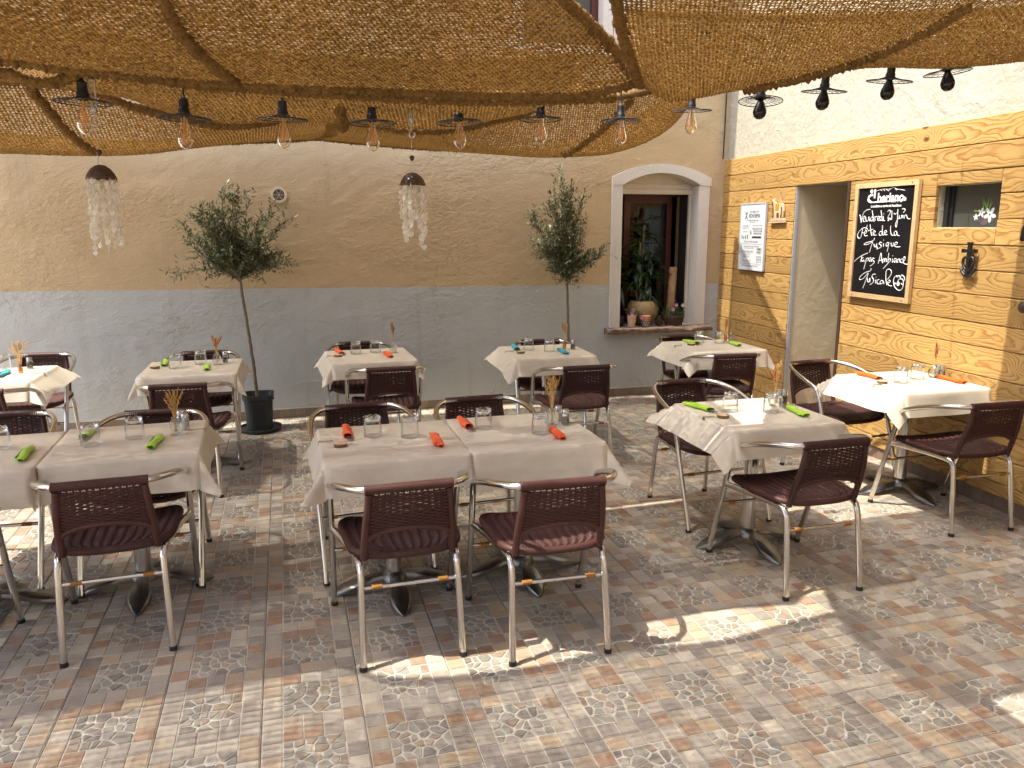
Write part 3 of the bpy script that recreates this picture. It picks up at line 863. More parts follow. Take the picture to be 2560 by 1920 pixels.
def build_chair():
    root = empty('wicker_chair')
    al, wk = M['alu'], M['wicker']
    flute = lambda k: 1.0 if k % 2 else 0.945
    half = [(0.262, 0.290, 0.012), (0.2655, 0.170, 0.380), (0.268, 0.110, 0.570)]
    arm = [(0.268, 0.110, 0.570), (0.270, 0.094, 0.607), (0.271, 0.068, 0.631), (0.271, 0.025, 0.647), (0.268, -0.060, 0.674), (0.255, -0.145, 0.697), (0.230, -0.215, 0.711), (0.198, -0.265, 0.718), (0.166, -0.291, 0.721)]
    R_ = crom(arm, 5); mid = [Vector((0.06, -0.300, 0.722)), Vector((-0.06, -0.300, 0.722))]
    Lh = [Vector((-p.x, p.y, p.z)) for p in R_][::-1]
    mb = MB(); mb.tube(R_ + mid + Lh, 0.0138, 12, up=(1, 0, 0)); mb.build('arm_hoop', al, root, smooth=True, auto=60)
    for sx in (-1, 1):
        mb = MB(); mb.tube(crom([(sx * p[0], p[1], p[2]) for p in half], 5), 0.0136, 24, flute=flute, up=(0, 1, 0))
        leg = mb.build('leg', al, root, smooth=True, auto=25)
        mb = MB(); mb.tube([(sx * 0.2619, 0.2905, 0.0), (sx * 0.2622, 0.2845, 0.018)], 0.0152, 14); mb.build('foot_cap', M['black'], leg)
        rear = [(0.195, -0.290, 0.012), (0.190, -0.264, 0.22), (0.1865, -0.245, 0.355), (0.186, -0.232, 0.392), (0.190, -0.205, 0.410), (0.205, -0.10, 0.414), (0.245, 0.10, 0.412), (0.263, 0.158, 0.410)]
        mb = MB(); mb.tube(crom([(sx * p[0], p[1], p[2]) for p in rear], 5), 0.0136, 24, flute=flute, up=(0, 1, 0))
        leg = mb.build('leg', al, root, smooth=True, auto=25)
        mb = MB(); mb.tube([(sx * 0.195, -0.2905, 0.0), (sx * 0.1947, -0.2885, 0.018)], 0.0152, 14); mb.build('foot_cap', M['black'], leg)
    # stretchers with cane bands
    for (x, y, z) in ((0.188, -0.250, 0.318), (0.264, 0.195, 0.300)):
        mb = MB(); mb.tube([(-x, y, z), (x, y, z)], 0.0082, 10); st = mb.build('stretcher', al, root, smooth=True, auto=50)
        for sx in (-1, 1):
            mb = MB(); a = sx * (x - 0.060); wrapped(mb, [(a - 0.020, y, z), (a + 0.020, y, z)], 0.0105, 0.003, 10); mb.build('cane_band', M['rattan'], st, smooth=True)
    # backrest: bound posts, bound hoop, arch and open weave
    mb = MB()
    wrapped(mb, [(-0.168, -0.296, 0.7212), (0.168, -0.296, 0.7212)] if False else [(-0.166, -0.297, 0.7212), (-0.06, -0.300, 0.722), (0.06, -0.300, 0.722), (0.166, -0.297, 0.7212)], 0.0205, 0.0050, 10)
    post = lambda sx: crom([(sx * 0.150, -0.300, 0.705), (sx * 0.158, -0.288, 0.62), (sx * 0.166, -0.262, 0.53), (sx * 0.170, -0.228, 0.428)], 6)
    for sx in (-1, 1): wrapped(mb, post(sx), 0.0152, 0.0050, 8)
    PL = post(1)
    def back_pt(u, z):            # u in -1..1 across the back, z height
        for a, b in zip(PL[:-1], PL[1:]):
            if b.z <= z <= a.z:
                t = (a.z - z) / (a.z - b.z); q = a.lerp(b, t); break
        else: q = PL[0] if z > PL[0].z else PL[-1]
        return Vector((q.x * u, q.y - 0.010 * (1 - u * u), z))
    arch = lambda u: 0.500 + 0.052 * math.sqrt(max(0, 1 - u * u)) + 0.006 * (1 - u * u)
    wrapped(mb, [back_pt(u, arch(u)) + Vector((0, 0.001, 0)) for u in [-0.99 + 1.98 * i / 16 for i in range(17)]], 0.0128, 0.0055, 8)
    for sx in (-1, 1):            # binding gussets in the arch corners
        wrapped(mb, [back_pt(sx * 0.97, 0.528), back_pt(sx * 0.72, arch(0.72) - 0.010)], 0.0085, 0.0042, 6)
    NS = 13
    for k in range(NS):
        u = -0.90 + 1.80 * k / (NS - 1)
        mb.tube([back_pt(u, arch(u) + 0.004), back_pt(u, 0.64), back_pt(u, 0.708)], 0.0040, 4, cap=False)
    rowz = 0.5145; j = 0
    while rowz < 0.703:
        us = [u for u in [-0.96 + 1.92 * i / (2 * (NS - 1)) for i in range(2 * (NS - 1) + 1)] if arch(u) + 0.004 < rowz]
        segs = []
        if us:
            left = [u for u in us if u < 0]; right = [u for u in us if u >= 0]
            segs = [us] if rowz > 0.560 else [left, right]
        for sgm in segs:
            if len(sgm) < 2: continue
            pts = []
            for u in sgm:
                i = round((u + 0.96) / 1.92 * 2 * (NS - 1))
                w = math.sin(i * math.pi / 2 + (math.pi if j % 2 else 0))
                pts.append(back_pt(u, rowz + 0.0006 * math.sin(i * 2.1 + j)) + Vector((0, 0.0042 * w, 0)))
            mid_open = 0.615 < rowz < 0.668
            mb.tube(pts, [0.0041 if not (mid_open and abs(u) < 0.62 and (round((u + 1) * 8) + j) % 3 == 0) else 0.0024 for u in sgm], 4, cap=False)
        rowz += 0.0070; j += 1
    mb.build('backrest', wk, root, smooth=True)
    # seat: bound rim and ribbed weave
    mb = MB()
    def outline(t):              # closed rounded trapezoid
        a = 2 * math.pi * t; c, s = math.cos(a), math.sin(a); e = 0.42
        x = math.copysign(abs(c) ** e, c); y = math.copysign(abs(s) ** e, s)
        yy = -0.012 + 0.218 * y
        hw = 0.205 + 0.030 * (yy + 0.23) / 0.44
        return x * hw, yy
    def seat_z(x, y):
        z = 0.442 - 0.016 * (1 - (x / 0.23) ** 2)
        if y > 0.13: z -= 1.6 * (y - 0.13) ** 2
        if y < -0.16: z += 0.006
        return z
    rim = []
    for i in range(81):
        x, y = outline(i / 80); rim.append((x, y, seat_z(x, y) - 0.002))
    wrapped(mb, rim, 0.0168, 0.0055, 8)
    ny = 62; NR = 11
    for j in range(ny):
        y = -0.212 + 0.402 * j / (ny - 1)
        sy = min(1.0, abs(y + 0.012) / 0.218); cc = math.sqrt(max(0.0, 1 - sy ** (2 / 0.42)))
        hw = max(0.05, (cc ** 0.42) * (0.205 + 0.030 * (y + 0.23) / 0.44)) - 0.004
        pts = []
        for i in range(4 * NR + 1):
            x = -hw + 2 * hw * i / (4 * NR)
            ph = i * math.pi / 2
            ribz = 0.0046 * math.cos(ph) + (0.0022 if (i // 2 + j) % 2 else -0.0022)
            pts.append((x, y, seat_z(x, y) + 0.006 + ribz))
        mb.tube(pts, 0.0040, 4, cap=False)
    mb.build('seat', wk, root, smooth=True)
    return root

# ---------------------------------------------------------------- tables and cloths
TZ = 0.715
def build_table():
    root = empty('pedestal_table')
    mb = MB(); mb.box(-0.298, 0.298, -0.298, 0.298, 0.688, 0.711); mb.build('tabletop', M['tabletop'], root)
    mb = MB(); mb.box(-0.16, 0.16, -0.02, 0.02, 0.665, 0.687); mb.box(-0.02, 0.02, -0.16, 0.16, 0.6655, 0.6868); mb.build('top_bracket', M['cast'], root)
    mb = MB(); mb.tube([(0, 0, 0.07), (0, 0, 0.665)], 0.0365, 24, flute=lambda k: 1.0 if k % 3 else 0.94); mb.build('column', M['alu'], root, smooth=True, auto=25)
    mb = MB(); mb.lathe([(0.020, 0.03), (0.062, 0.045), (0.060, 0.070), (0.045, 0.082), (0.037, 0.090)], 24); mb.build('hub', M['cast'], root, smooth=True, auto=50)
    for k in range(4):
        a = k * math.pi / 2; c, s = math.cos(a), math.sin(a)
        mb = MB()
        R_ = [0.025, 0.06, 0.10, 0.145, 0.19, 0.235, 0.275, 0.303]
        HW = [0.030, 0.026, 0.031, 0.043, 0.049, 0.043, 0.026, 0.006]
        ZT = [0.076, 0.078, 0.074, 0.066, 0.054, 0.039, 0.023, 0.010]
        b = len(mb.v)
        for r, w, z in zip(R_, HW, ZT):
            zb = max(0.002, z - 0.026) if r > 0.24 else max(0.014, z - 0.030)
            ring_ = [(r, -w, zb), (r, -w, z - 0.010), (r, -w * 0.80, z - 0.002), (r, 0, z), (r, w * 0.80, z - 0.002), (r, w, z - 0.010), (r, w, zb)]
            mb.v += [(x * c - y * s, x * s + y * c, zz) for x, y, zz in ring_]
        m_ = 7
        for i in range(len(R_) - 1):
            for q in range(m_):
                q2 = (q + 1) % m_
                mb.face((b + i * m_ + q, b + (i + 1) * m_ + q, b + (i + 1) * m_ + q2, b + i * m_ + q2))
        mb.face([b + (len(R_) - 1) * m_ + q for q in range(m_)])
        ft = mb.build('foot', M['cast'], root, smooth=True, auto=40)
        mb = MB(); x, y = 0.292 * c, 0.292 * s; mb.tube([(x, y, 0.0), (x, y, 0.008)], 0.010, 10); mb.build('foot_pad', M['black'], ft)
    return root

def cloth_mesh(seed, drops, flares, psis):
    """A stiff square cloth over a 0.6 m table. drops/flares: right, far, left, near; psis: corner flare (degrees) NE, NW, SW, SE."""
    r = random.Random(seed); h = 0.303
    def axis(neg, pos):
        a = []
        for k in range(7, 0, -1): a.append(-h - neg * (k / 7) ** 1.0)
        a += [-h - 0.004] if neg > 0.02 else []
        a += [-h + 2 * h * i / 22 for i in range(23)]
        a += [h + 0.004] if pos > 0.02 else []
        for k in range(1, 8): a.append(h + pos * k / 7)
        return a
    S_, T_ = axis(drops[2], drops[0]), axis(drops[3], drops[1])
    ph = [r.uniform(0, 6.28) for _ in range(8)]
    def wave(side, t):
        return 0.30 * math.sin(ph[side] + t * 7.0) + 0.18 * math.sin(ph[side + 4] + t * 15.0)
    def hang(l, fl):
        rr = 0.012
        if l < rr * 1.57:
            a = l / rr; return rr * math.sin(a) * 0.7, -rr * (1 - math.cos(a))
        k = l - rr * 1.57
        return rr * 0.7 + k * math.sin(fl), -rr - k * math.cos(fl)
    mb = MB(); idx = {}
    for j, t in enumerate(T_):
        for i, s in enumerate(S_):
            cx, cy = min(max(s, -h), h), min(max(t, -h), h)
            ex, ey = s - cx, t - cy
            if ex == 0 and ey == 0:
                p = (s, t, 0.0)
            elif ey == 0 or ex == 0:
                sd = (0 if ex > 0 else 2) if ey == 0 else (1 if ey > 0 else 3)
                l = abs(ex) + abs(ey); al = cy if ey == 0 else cx
                mid = 1 - (al / h) ** 2
                fl = math.radians(flares[sd]) + math.radians(min(flares[sd], 11)) * 0.5 * wave(sd, al / h * 0.6) + math.radians(6) * (1 - mid)
                o, d = hang(l, fl)
                d *= 1 - 0.04 * wave(sd, al / h * 0.5)
                p = (cx + math.copysign(o, ex) if ex else cx, cy + math.copysign(o, ey) if ey else cy, d)
            else:
                q = 0 if (ex > 0 and ey > 0) else 1 if ex < 0 < ey else 2 if ex < 0 else 3
                sx, sy = math.copysign(1, ex), math.copysign(1, ey)
                f1 = math.radians(flares[0 if ex > 0 else 2] + 6); f2 = math.radians(flares[1 if ey > 0 else 3] + 6); ps = math.radians(psis[q])
                th = math.atan2(abs(ey), abs(ex)) / (math.pi / 2)
                d0 = Vector((sx * math.sin(f1), 0, -math.cos(f1))); d1 = Vector((0, sy * math.sin(f2), -math.cos(f2)))
                dm = Vector((sx * math.sin(ps) * 0.707, sy * math.sin(ps) * 0.707, -math.cos(ps)))
                if th < 0.5: k = (th * 2) ** 1.7; dv = d0.lerp(dm, k)
                else: k = ((1 - th) * 2) ** 1.7; dv = d1.lerp(dm, k)
                dv.normalize(); l = math.hypot(ex, ey)
                o = max(0.0, l - 0.004)
                p = (cx + dv.x * o + sx * 0.004 * (1 - th), cy + dv.y * o + sy * 0.004 * th, dv.z * o - 0.003 * min(1, l / 0.004))
            mb.v.append((p[0], p[1], p[2] + 0.0006 * math.sin(s * 23 + ph[0]) * math.sin(t * 19 + ph[1])))
    n = len(S_)
    for j in range(len(T_) - 1):
        for i in range(n - 1):
            a = j * n + i; mb.face((a, a + 1, a + n + 1, a + n))
    return mb.mesh('tablecloth', M['cloth'], smooth=True)

TABLES = {  # x, y, turn in degrees
    'A': (-1.717, 3.306, -1.2), 'B': (-0.486, 3.242, -0.6), 'C': (-0.553, 1.299, 2.0), 'D': (-1.176, 1.245, 1.9), 'E': (0.738, 3.418, 1.5), 'F': (2.073, 3.230, -2.5),
    'G': (0.575, 0.964, 0.2), 'H': (1.199, 0.972, -0.3), 'I': (3.450, 3.100, -2.5), 'J': (2.460, 0.965, -0.8), 'K': (3.855, 1.430, -1.2)}
DESC = {'A': 'blue-napkin table at the left edge', 'B': 'green-napkin table before the left olive tree', 'C': 'second front table from the left', 'D': 'front table cut by the left edge',
        'E': 'orange-napkin table below the round vent', 'F': 'blue-napkin table before the right olive tree', 'G': 'left table of the centre pair', 'H': 'right table of the centre pair',
        'I': 'green-napkin table below the arched window', 'J': 'lone green-napkin table at right front', 'K': 'orange-napkin table against the plank wall'}
d_, f_ = (0.125, 0.125, 0.125, 0.125), (12, 8, 12, 8)
CLOTHS = {'A': ((0.15, 0.10, 0.12, 0.13), (46, 8, 10, 12), (58, 30, 30, 40)), 'B': ((0.12, 0.11, 0.11, 0.125), (14, 8, 12, 9), (40, 30, 32, 30)),
          'C': ((0.14, 0.11, 0.075, 0.165), (12, 8, 0, 10), (40, 4, 8, 38)), 'D': ((0.075, 0.11, 0.12, 0.165), (0, 8, 10, 7), (4, 30, 30, 8)),
          'E': ((0.10, 0.10, 0.14, 0.125), (14, 8, 24, 9), (32, 42, 34, 26)), 'F': ((0.11, 0.10, 0.15, 0.14), (16, 8, 42, 10), (32, 52, 30, 34)),
          'G': ((0.085, 0.11, 0.155, 0.145), (0, 8, 15, 11), (4, 36, 52, 14)), 'H': ((0.145, 0.11, 0.085, 0.175), (20, 8, 0, 8), (30, 4, 10, 40)),
          'I': ((0.12, 0.10, 0.15, 0.14), (18, 8, 34, 9), (32, 50, 30, 30)), 'J': ((0.125, 0.11, 0.155, 0.145), (13, 8, 40, 10), (30, 62, 24, 36)),
          'K': ((0.11, 0.10, 0.155, 0.15), (6, 8, 36, 8), (20, 58, 22, 24))}
table0 = build_table(); used = False
for k, (x, y, a) in TABLES.items():
    t = table0 if not used else copy_tree(table0); used = True
    t.location = (x, y, 0); t.rotation_euler = (0, 0, math.radians(a))
    tag(t, 'pedestal base and top of the ' + DESC[k], 'table', 'cafe tables on the terrace')
    c = link('tablecloth', cloth_mesh(ord(k), *CLOTHS[k]), None, (x, y, TZ), math.radians(a))
    tag(c, 'beige oilcloth on the ' + DESC[k], 'tablecloth', 'beige cloths on the tables')

CHAIRS = {  # x, y, turn: near chairs look away from the camera, far chairs face it
    'A': [(-1.640, 2.940, 3), (-1.640, 3.800, 176)], 'B': [(-0.480, 2.820, -3), (-0.470, 3.560, 177)], 'C': [(-0.560, 0.935, 2.5), (-0.530, 1.520, 175)],
    'D': [(-1.262, 0.780, 2), (-1.255, 1.690, 176)], 'E': [(0.812, 3.030, 0), (0.700, 3.715, 177)], 'F': [(2.105, 2.700, -3), (2.140, 3.400, 172)],
    'G': [(0.558, 0.575, 0.5), (0.510, 1.375, 184)], 'H': [(1.130, 0.445, -2.5), (1.150, 1.365, 183)], 'I': [(3.350, 2.840, -7), (3.430, 3.310, 182)],
    'J': [(2.458, 0.620, -1), (2.478, 1.478, 182)], 'K': [(3.780, 1.005, -3), (3.690, 1.850, 184)]}
chair0 = build_chair(); used = False
for k, pair in CHAIRS.items():
    for q, (x, y, a) in enumerate(pair):
        c = chair0 if not used else copy_tree(chair0); used = True
        c.location = (x, y, 0); c.rotation_euler = (0, 0, math.radians(a))
        tag(c, 'brown wicker chair, %s side of the %s' % (('near', 'far')[q], DESC[k]), 'chair', 'wicker chairs at the tables')

# ---------------------------------------------------------------- things on the tables
ITEMS = {'A': [['g', -1.721, 3.64], ['va', -1.559, 3.333], ['p', -1.547, 3.493], ['n', -1.651, 3.432, -1.639, 3.131]],
    'B': [['d', -0.729, 3.265], ['n', -0.693, 3.671, -0.677, 3.358], ['g', -0.596, 3.237], ['g', -0.444, 3.366], ['vs', -0.33, 3.299], ['p', -0.281, 3.371], ['n', -0.4, 3.373, -0.369, 2.939]],
    'C': [['n', -0.765, 1.367, -0.75, 1.645], ['g', -0.707, 1.255], ['g', -0.539, 1.333], ['vs', -0.367, 1.348], ['s', -0.334, 1.428], ['p', -0.362, 1.498], ['n', -0.429, 1.346, -0.439, 1.031]],
    'D': [['g', -1.076, 1.312], ['n', -0.94, 1.28, -0.926, 1.006]],
    'E': [['d', 0.507, 3.41], ['n', 0.543, 3.521, 0.506, 3.748], ['g', 0.647, 3.505], ['g', 0.797, 3.538], ['vs', 0.923, 3.468], ['n', 0.856, 3.488, 0.886, 3.157]],
    'F': [['d', 1.854, 3.17], ['n', 1.86, 3.279, 1.887, 3.577], ['g', 1.959, 3.306], ['g', 2.088, 3.186], ['va', 2.239, 3.263], ['p', 2.298, 3.228], ['n', 2.182, 3.239, 2.163, 2.953]],
    'G': [['n', 0.4, 0.999, 0.395, 1.314], ['d', 0.355, 0.922], ['g', 0.51, 1.053], ['g', 0.673, 0.996], ['n', 0.784, 1.006, 0.768, 0.721]],
    'H': [['n', 0.967, 1.056, 0.955, 1.349], ['g', 1.035, 1.052], ['g', 1.266, 0.884], ['vs', 1.371, 1.024], ['s', 1.423, 1.08], ['p', 1.431, 0.997], ['n', 1.341, 0.976, 1.32, 0.681]],
    'I': [['n', 3.353, 3.302, 3.334, 3.549], ['d', 3.289, 3.158], ['g', 3.425, 3.271], ['g', 3.566, 3.191], ['va', 3.659, 3.256], ['s', 3.733, 3.252], ['n', 3.658, 3.237, 3.606, 2.897]],
    'J': [['n', 2.246, 1.062, 2.195, 1.289], ['d', 2.241, 0.911], ['g', 2.353, 1.03], ['g', 2.546, 0.954], ['vr', 2.653, 1.073], ['s', 2.695, 1.1], ['p', 2.723, 1.092], ['n', 2.679, 1.019, 2.636, 0.746]],
    'K': [['n', 3.691, 1.513, 3.687, 1.753], ['d', 3.64, 1.419], ['g', 3.763, 1.403], ['g', 3.942, 1.464], ['vr', 4.093, 1.484], ['s', 4.169, 1.478], ['p', 4.188, 1.445], ['n', 4.089, 1.474, 4.095, 1.213]]}
def build_glass():
    root = empty('water_glass')
    mb = MB()
    prof = [(0.0405, 0.0), (0.0408, 0.012), (0.0400, 0.045), (0.0385, 0.070), (0.0375, 0.0745)]
    mb.lathe(prof, 28); mb.build('bowl', M['glass'], root, smooth=True)
    mb = MB()
    lob = lambda j, k, r, z: (r * (1 + 0.05 * math.cos(k * 2 * math.pi / 28 * 7)) if j > 0 else r, z + (0.004 * math.cos(k * 2 * math.pi / 28 * 7) if j in (2, 3) else 0))
    mb.lathe([(0.0375, 0.0745), (0.0368, 0.082), (0.0345, 0.092), (0.0265, 0.0945), (0.016, 0.087), (0.001, 0.084)], 28, mod=lob)
    mb.lathe([(0.001, 0.070), (0.020, 0.0705), (0.0350, 0.0725), (0.0372, 0.0742)], 28)
    mb.build('scalloped_base', M['glass_thick'], root, smooth=True)
    mb = MB(); mb.lathe([(0.0395, 0.0), (0.0402, 0.0018), (0.0412, 0.0), (0.0402, -0.0004)], 28); mb.build('rim', M['glass_thick'], root, smooth=True)
    return root
def build_shaker(fill):
    root = empty('shaker')
    mb = MB(); mb.lathe([(0.0185, 0.0), (0.0195, 0.004), (0.0190, 0.045), (0.0165, 0.058)], 10); mb.build('jar', M['glass_thick'], root)
    mb = MB(); mb.lathe([(0.0165, 0.004), (0.0168, 0.038), (0.001, 0.042)], 12, cap0=True); mb.build('filling', M[fill], root, smooth=True, auto=40)
    mb = MB(); mb.lathe([(0.0178, 0.056), (0.0182, 0.072), (0.015, 0.078), (0.001, 0.080)], 16); mb.build('cap', M['steel'], root, smooth=True, auto=40)
    return root
def build_napkin(m, seed):
    """Paper napkin rolled round a knife and fork; the cutlery comes out at +x."""
    r = random.Random(seed); root = empty('napkin_roll')
    mb = MB(); L = 0.195; nn = 14; sides = 12
    b = 0
    for i in range(nn + 1):
        t = i / nn; x = -L / 2 + L * t
        ry = 0.0165 + 0.004 * t + 0.0025 * math.sin(t * 9 + seed); rz = 0.0115 + 0.002 * math.sin(t * 5 + seed)
        off = 0.003 * math.sin(t * 3.1 + seed)
        if i == 0: ry *= 0.78; rz *= 0.85
        for k in range(sides):
            a = 2 * math.pi * k / sides
            sp = 1 + 0.06 * math.sin(3 * a + t * 6)
            mb.v.append((x + (0.010 * math.cos(a + 1) if i in (0, nn) else 0), off + ry * sp * math.cos(a), max(0.0004, rz + rz * sp * math.sin(a))))
    for i in range(nn):
        for k in range(sides):
            k2 = (k + 1) % sides; mb.face((i * sides + k, i * sides + k2, (i + 1) * sides + k2, (i + 1) * sides + k))
    # loose outer flap wound on the skew
    base = len(mb.v)
    for i in range(9):
        t = i / 8; x = -L / 2 + 0.012 + (L - 0.03) * t
        for q in range(4):
            a = 0.9 - 0.55 * q - 0.5 * t
            rr = 0.0205 + 0.0006 * q
            mb.v.append((x + 0.010 * q, rr * 1.05 * math.cos(a), 0.0125 + rr * 0.70 * math.sin(a)))
    for i in range(8):
        for q in range(3):
            a = base + i * 4 + q; mb.face((a, a + 1, a + 5, a + 4))
    # crumpled tail
    base = len(mb.v)
    for i in range(7):
        t = i / 6
        mb.v.append((-L / 2 + 0.02 + 0.05 * t, 0.019 + 0.012 * math.sin(t * 3.1) + r.uniform(-0.002, 0.002), 0.004 + r.uniform(0, 0.007)))
        mb.v.append((-L / 2 + 0.02 + 0.05 * t, 0.016, 0.012))
    for i in range(6): a = base + 2 * i; mb.face((a, a + 1, a + 3, a + 2))
    mb.build('napkin', m, root, smooth=True)
    mb = MB(); x0 = L / 2 - 0.02
    mb.box(x0, x0 + 0.028, -0.0095, 0.0065, 0.0105, 0.0120)
    for q in range(4):
        y = -0.0088 + q * 0.0047; mb.box(x0 + 0.0281, x0 + 0.062, y, y + 0.0021, 0.0102, 0.0116)
    mb.build('fork', M['steel'], root)
    mb = MB(); y0 = 0.004
    mb.poly([(x0, y0, 0.007), (x0 + 0.055, y0 + 0.002, 0.007), (x0 + 0.068, y0 + 0.010, 0.0072), (x0 + 0.05, y0 + 0.0165, 0.0074), (x0, y0 + 0.0155, 0.0074)])
    mb.poly([(x0, y0, 0.0085), (x0 + 0.055, y0 + 0.002, 0.0085), (x0 + 0.068, y0 + 0.010, 0.0085), (x0 + 0.05, y0 + 0.0165, 0.0085), (x0, y0 + 0.0155, 0.0085)])
    mb.build('knife', M['steel'], root)
    return root
def build_slice():
    root = empty('wood_slice')
    mb = MB(); wob = lambda j, k, r, z: (r * (1 + 0.05 * math.sin(k * 0.9) + 0.03 * math.sin(k * 2.3)), z)
    mb.lathe([(0.0290, 0.0), (0.0300, 0.004), (0.0296, 0.0135)], 24, mod=wob); mb.build('bark', M['bark_rim'], root, smooth=True)
    mb = MB(); mb.lathe([(0.0292, 0.0136), (0.015, 0.0139), (0.001, 0.0139)], 24, mod=wob); mb.build('cut_face', M['ply'], root)
    return root
def build_clip():
    root = empty('cloth_clip')
    mb = MB()
    P = crom([(-0.055, 0, 0.003), (-0.02, 0, 0.0032), (0.004, 0, 0.004), (0.0085, 0, -0.002), (0.0080, 0, -0.022), (0.004, 0, -0.034), (0.006, 0, -0.045)], 5)
    b = len(mb.v)
    for p in P:
        mb.v += [(p.x, -0.011, p.z), (p.x, 0.011, p.z)]
    for i in range(len(P) - 1): mb.face((2 * i, 2 * i + 1, 2 * i + 3, 2 * i + 2))
    for i in range(len(P)): p = P[i]
    mb.tube([(p.x, -0.011, p.z) for p in P], 0.0013, 5); mb.tube([(p.x, 0.011, p.z) for p in P], 0.0013, 5)
    mb.build('plastic_band', M['clear_plastic'], root, smooth=True)
    return root
def dried_bunch(root, z0, seed, n, hgt, spread, kinds):
    """Stems and seed heads rising from a vase neck; one mesh for the stems, one for the heads of each colour."""
    r = random.Random(seed); st = MB(); heads = {}
    for i in range(n):
        a = r.uniform(0, 2 * math.pi); sp = spread * r.uniform(0.15, 1.0); h = hgt * r.uniform(0.62, 1.05)
        tip = Vector((math.cos(a) * sp, math.sin(a) * sp * 0.7, z0 + h))
        P = crom([(r.uniform(-0.006, 0.006), r.uniform(-0.006, 0.006), 0.012), (tip.x * 0.12, tip.y * 0.12, z0), (tip.x * 0.45, tip.y * 0.45, z0 + h * 0.55), tuple(tip)], 4)
        st.tube(P, [0.0011] * (len(P) - 3) + [0.0009, 0.0008, 0.0006], 4, cap=False)
        kd = kinds[i % len(kinds)]; mb = MB(); heads[i] = (kd[0], mb)
        d = (P[-1] - P[-4]).normalized()
        for q in range(kd[1]):
            s_ = q / kd[1]; c = tip - d * (kd[2] * (1 - s_)) + Vector((r.uniform(-1, 1), r.uniform(-1, 1), r.uniform(-0.4, 0.4))) * kd[3] * (1 - 0.6 * s_)
            dd = (d + Vector((r.uniform(-1, 1), r.uniform(-1, 1), r.uniform(-0.6, 0.6))) * kd[4]).normalized()
            l, w = kd[5] * r.uniform(0.7, 1.2), kd[6]
            sd = dd.cross(Vector((r.uniform(-1, 1), r.uniform(-1, 1), 0.3))).normalized() * w
            sd2 = dd.cross(sd).normalized() * w
            mb.poly([c - dd * l, c - sd, c + dd * l, c + sd]); mb.poly([c - dd * l, c - sd2, c + dd * l, c + sd2])
    st.build('dry_stems', M['straw'], root)
    for kname, mb in heads.values(): tag(mb.build('seed_head', M[kname], root), kind=None)
OAT = ('straw', 12, 0.055, 0.009, 0.6, 0.010, 0.0022); WHEAT = ('straw', 16, 0.05, 0.003, 0.25, 0.009, 0.0026); GRASS = ('straw_dark', 10, 0.05, 0.006, 0.4, 0.012, 0.0015)
RED = ('dry_red', 16, 0.05, 0.004, 0.35, 0.008, 0.0026); BUD = ('straw', 7, 0.05, 0.014, 1.0, 0.0045, 0.0040)
def build_vase(kind, seed, kinds, n, hgt, spread):
    root = empty('flower_vase')
    mb = MB()
    if kind == 'vs':
        prof = [(0.0255, 0.0), (0.0275, 0.004), (0.0275, 0.050), (0.0215, 0.062), (0.0135, 0.066), (0.0135, 0.076), (0.0165, 0.080)]
        sq = lambda j, k, r, z: (r * (1.0 if j > 3 else 0.93 / max(abs(math.cos(k * math.pi / 12)), abs(math.sin(k * math.pi / 12))) ** 0.8), z)
        mb.lathe(prof, 24, mod=sq, cap0=True); mb.build('bottle', M['glass_thick'], root, smooth=True, auto=40); z0 = 0.078
    elif kind == 'vr':
        mb.lathe([(0.026, 0.0), (0.037, 0.010), (0.040, 0.030), (0.034, 0.050), (0.016, 0.060), (0.012, 0.068), (0.015, 0.078)], 24, cap0=True)
        mb.build('bottle', M['glass_thick'], root, smooth=True, auto=40); z0 = 0.076
    else:
        mb.lathe([(0.0135, 0.0), (0.0145, 0.003), (0.0145, 0.038), (0.0095, 0.048), (0.0090, 0.058), (0.0115, 0.062)], 18, cap0=True)
        mb.build('bottle', M['amber'], root, smooth=True, auto=40); z0 = 0.060
    dried_bunch(root, z0, seed, n, hgt, spread, kinds)
    return root
VASES = {'A': ('va', 3, [BUD, OAT, BUD, WHEAT], 15, 0.17, 0.085), 'B': ('vs', 4, [WHEAT, WHEAT, OAT, RED], 12, 0.125, 0.060), 'C': ('vs', 5, [OAT, GRASS, OAT], 16, 0.135, 0.055), 'E': ('vs', 6, [GRASS, WHEAT, GRASS], 15, 0.155, 0.022),
         'F': ('va', 7, [GRASS, WHEAT, RED, OAT], 9, 0.155, 0.045), 'H': ('vs', 8, [OAT, WHEAT, GRASS, OAT], 13, 0.175, 0.062), 'I': ('va', 9, [WHEAT], 10, 0.150, 0.028), 'J': ('vr', 10, [RED, OAT, GRASS, OAT], 14, 0.160, 0.060), 'K': ('vr', 11, [GRASS, RED, GRASS], 10, 0.145, 0.022)}
NAPCOL = {'A': ('nap_b', 'turquoise'), 'B': ('nap_g', 'lime green'), 'C': ('nap_g', 'lime green'), 'D': ('nap_g', 'lime green'), 'E': ('nap_o', 'orange'), 'F': ('nap_b', 'turquoise'), 'G': ('nap_o', 'orange'), 'H': ('nap_o', 'orange'), 'I': ('nap_g', 'lime green'), 'J': ('nap_g', 'lime green'), 'K': ('nap_o', 'orange')}
CLIPS = {'A': [(0.303, -0.02, 0)], 'C': [(0.303, 0.10, 0)], 'F': [(-0.303, 0.03, math.pi)], 'G': [(-0.303, 0.05, math.pi)], 'H': [(0.303, 0.05, 0)], 'I': [(-0.303, 0.04, math.pi)], 'J': [(-0.303, -0.03, math.pi), (0.303, 0.10, 0)], 'K': [(-0.303, -0.06, math.pi)], 'E': [(-0.303, 0.03, math.pi)]}
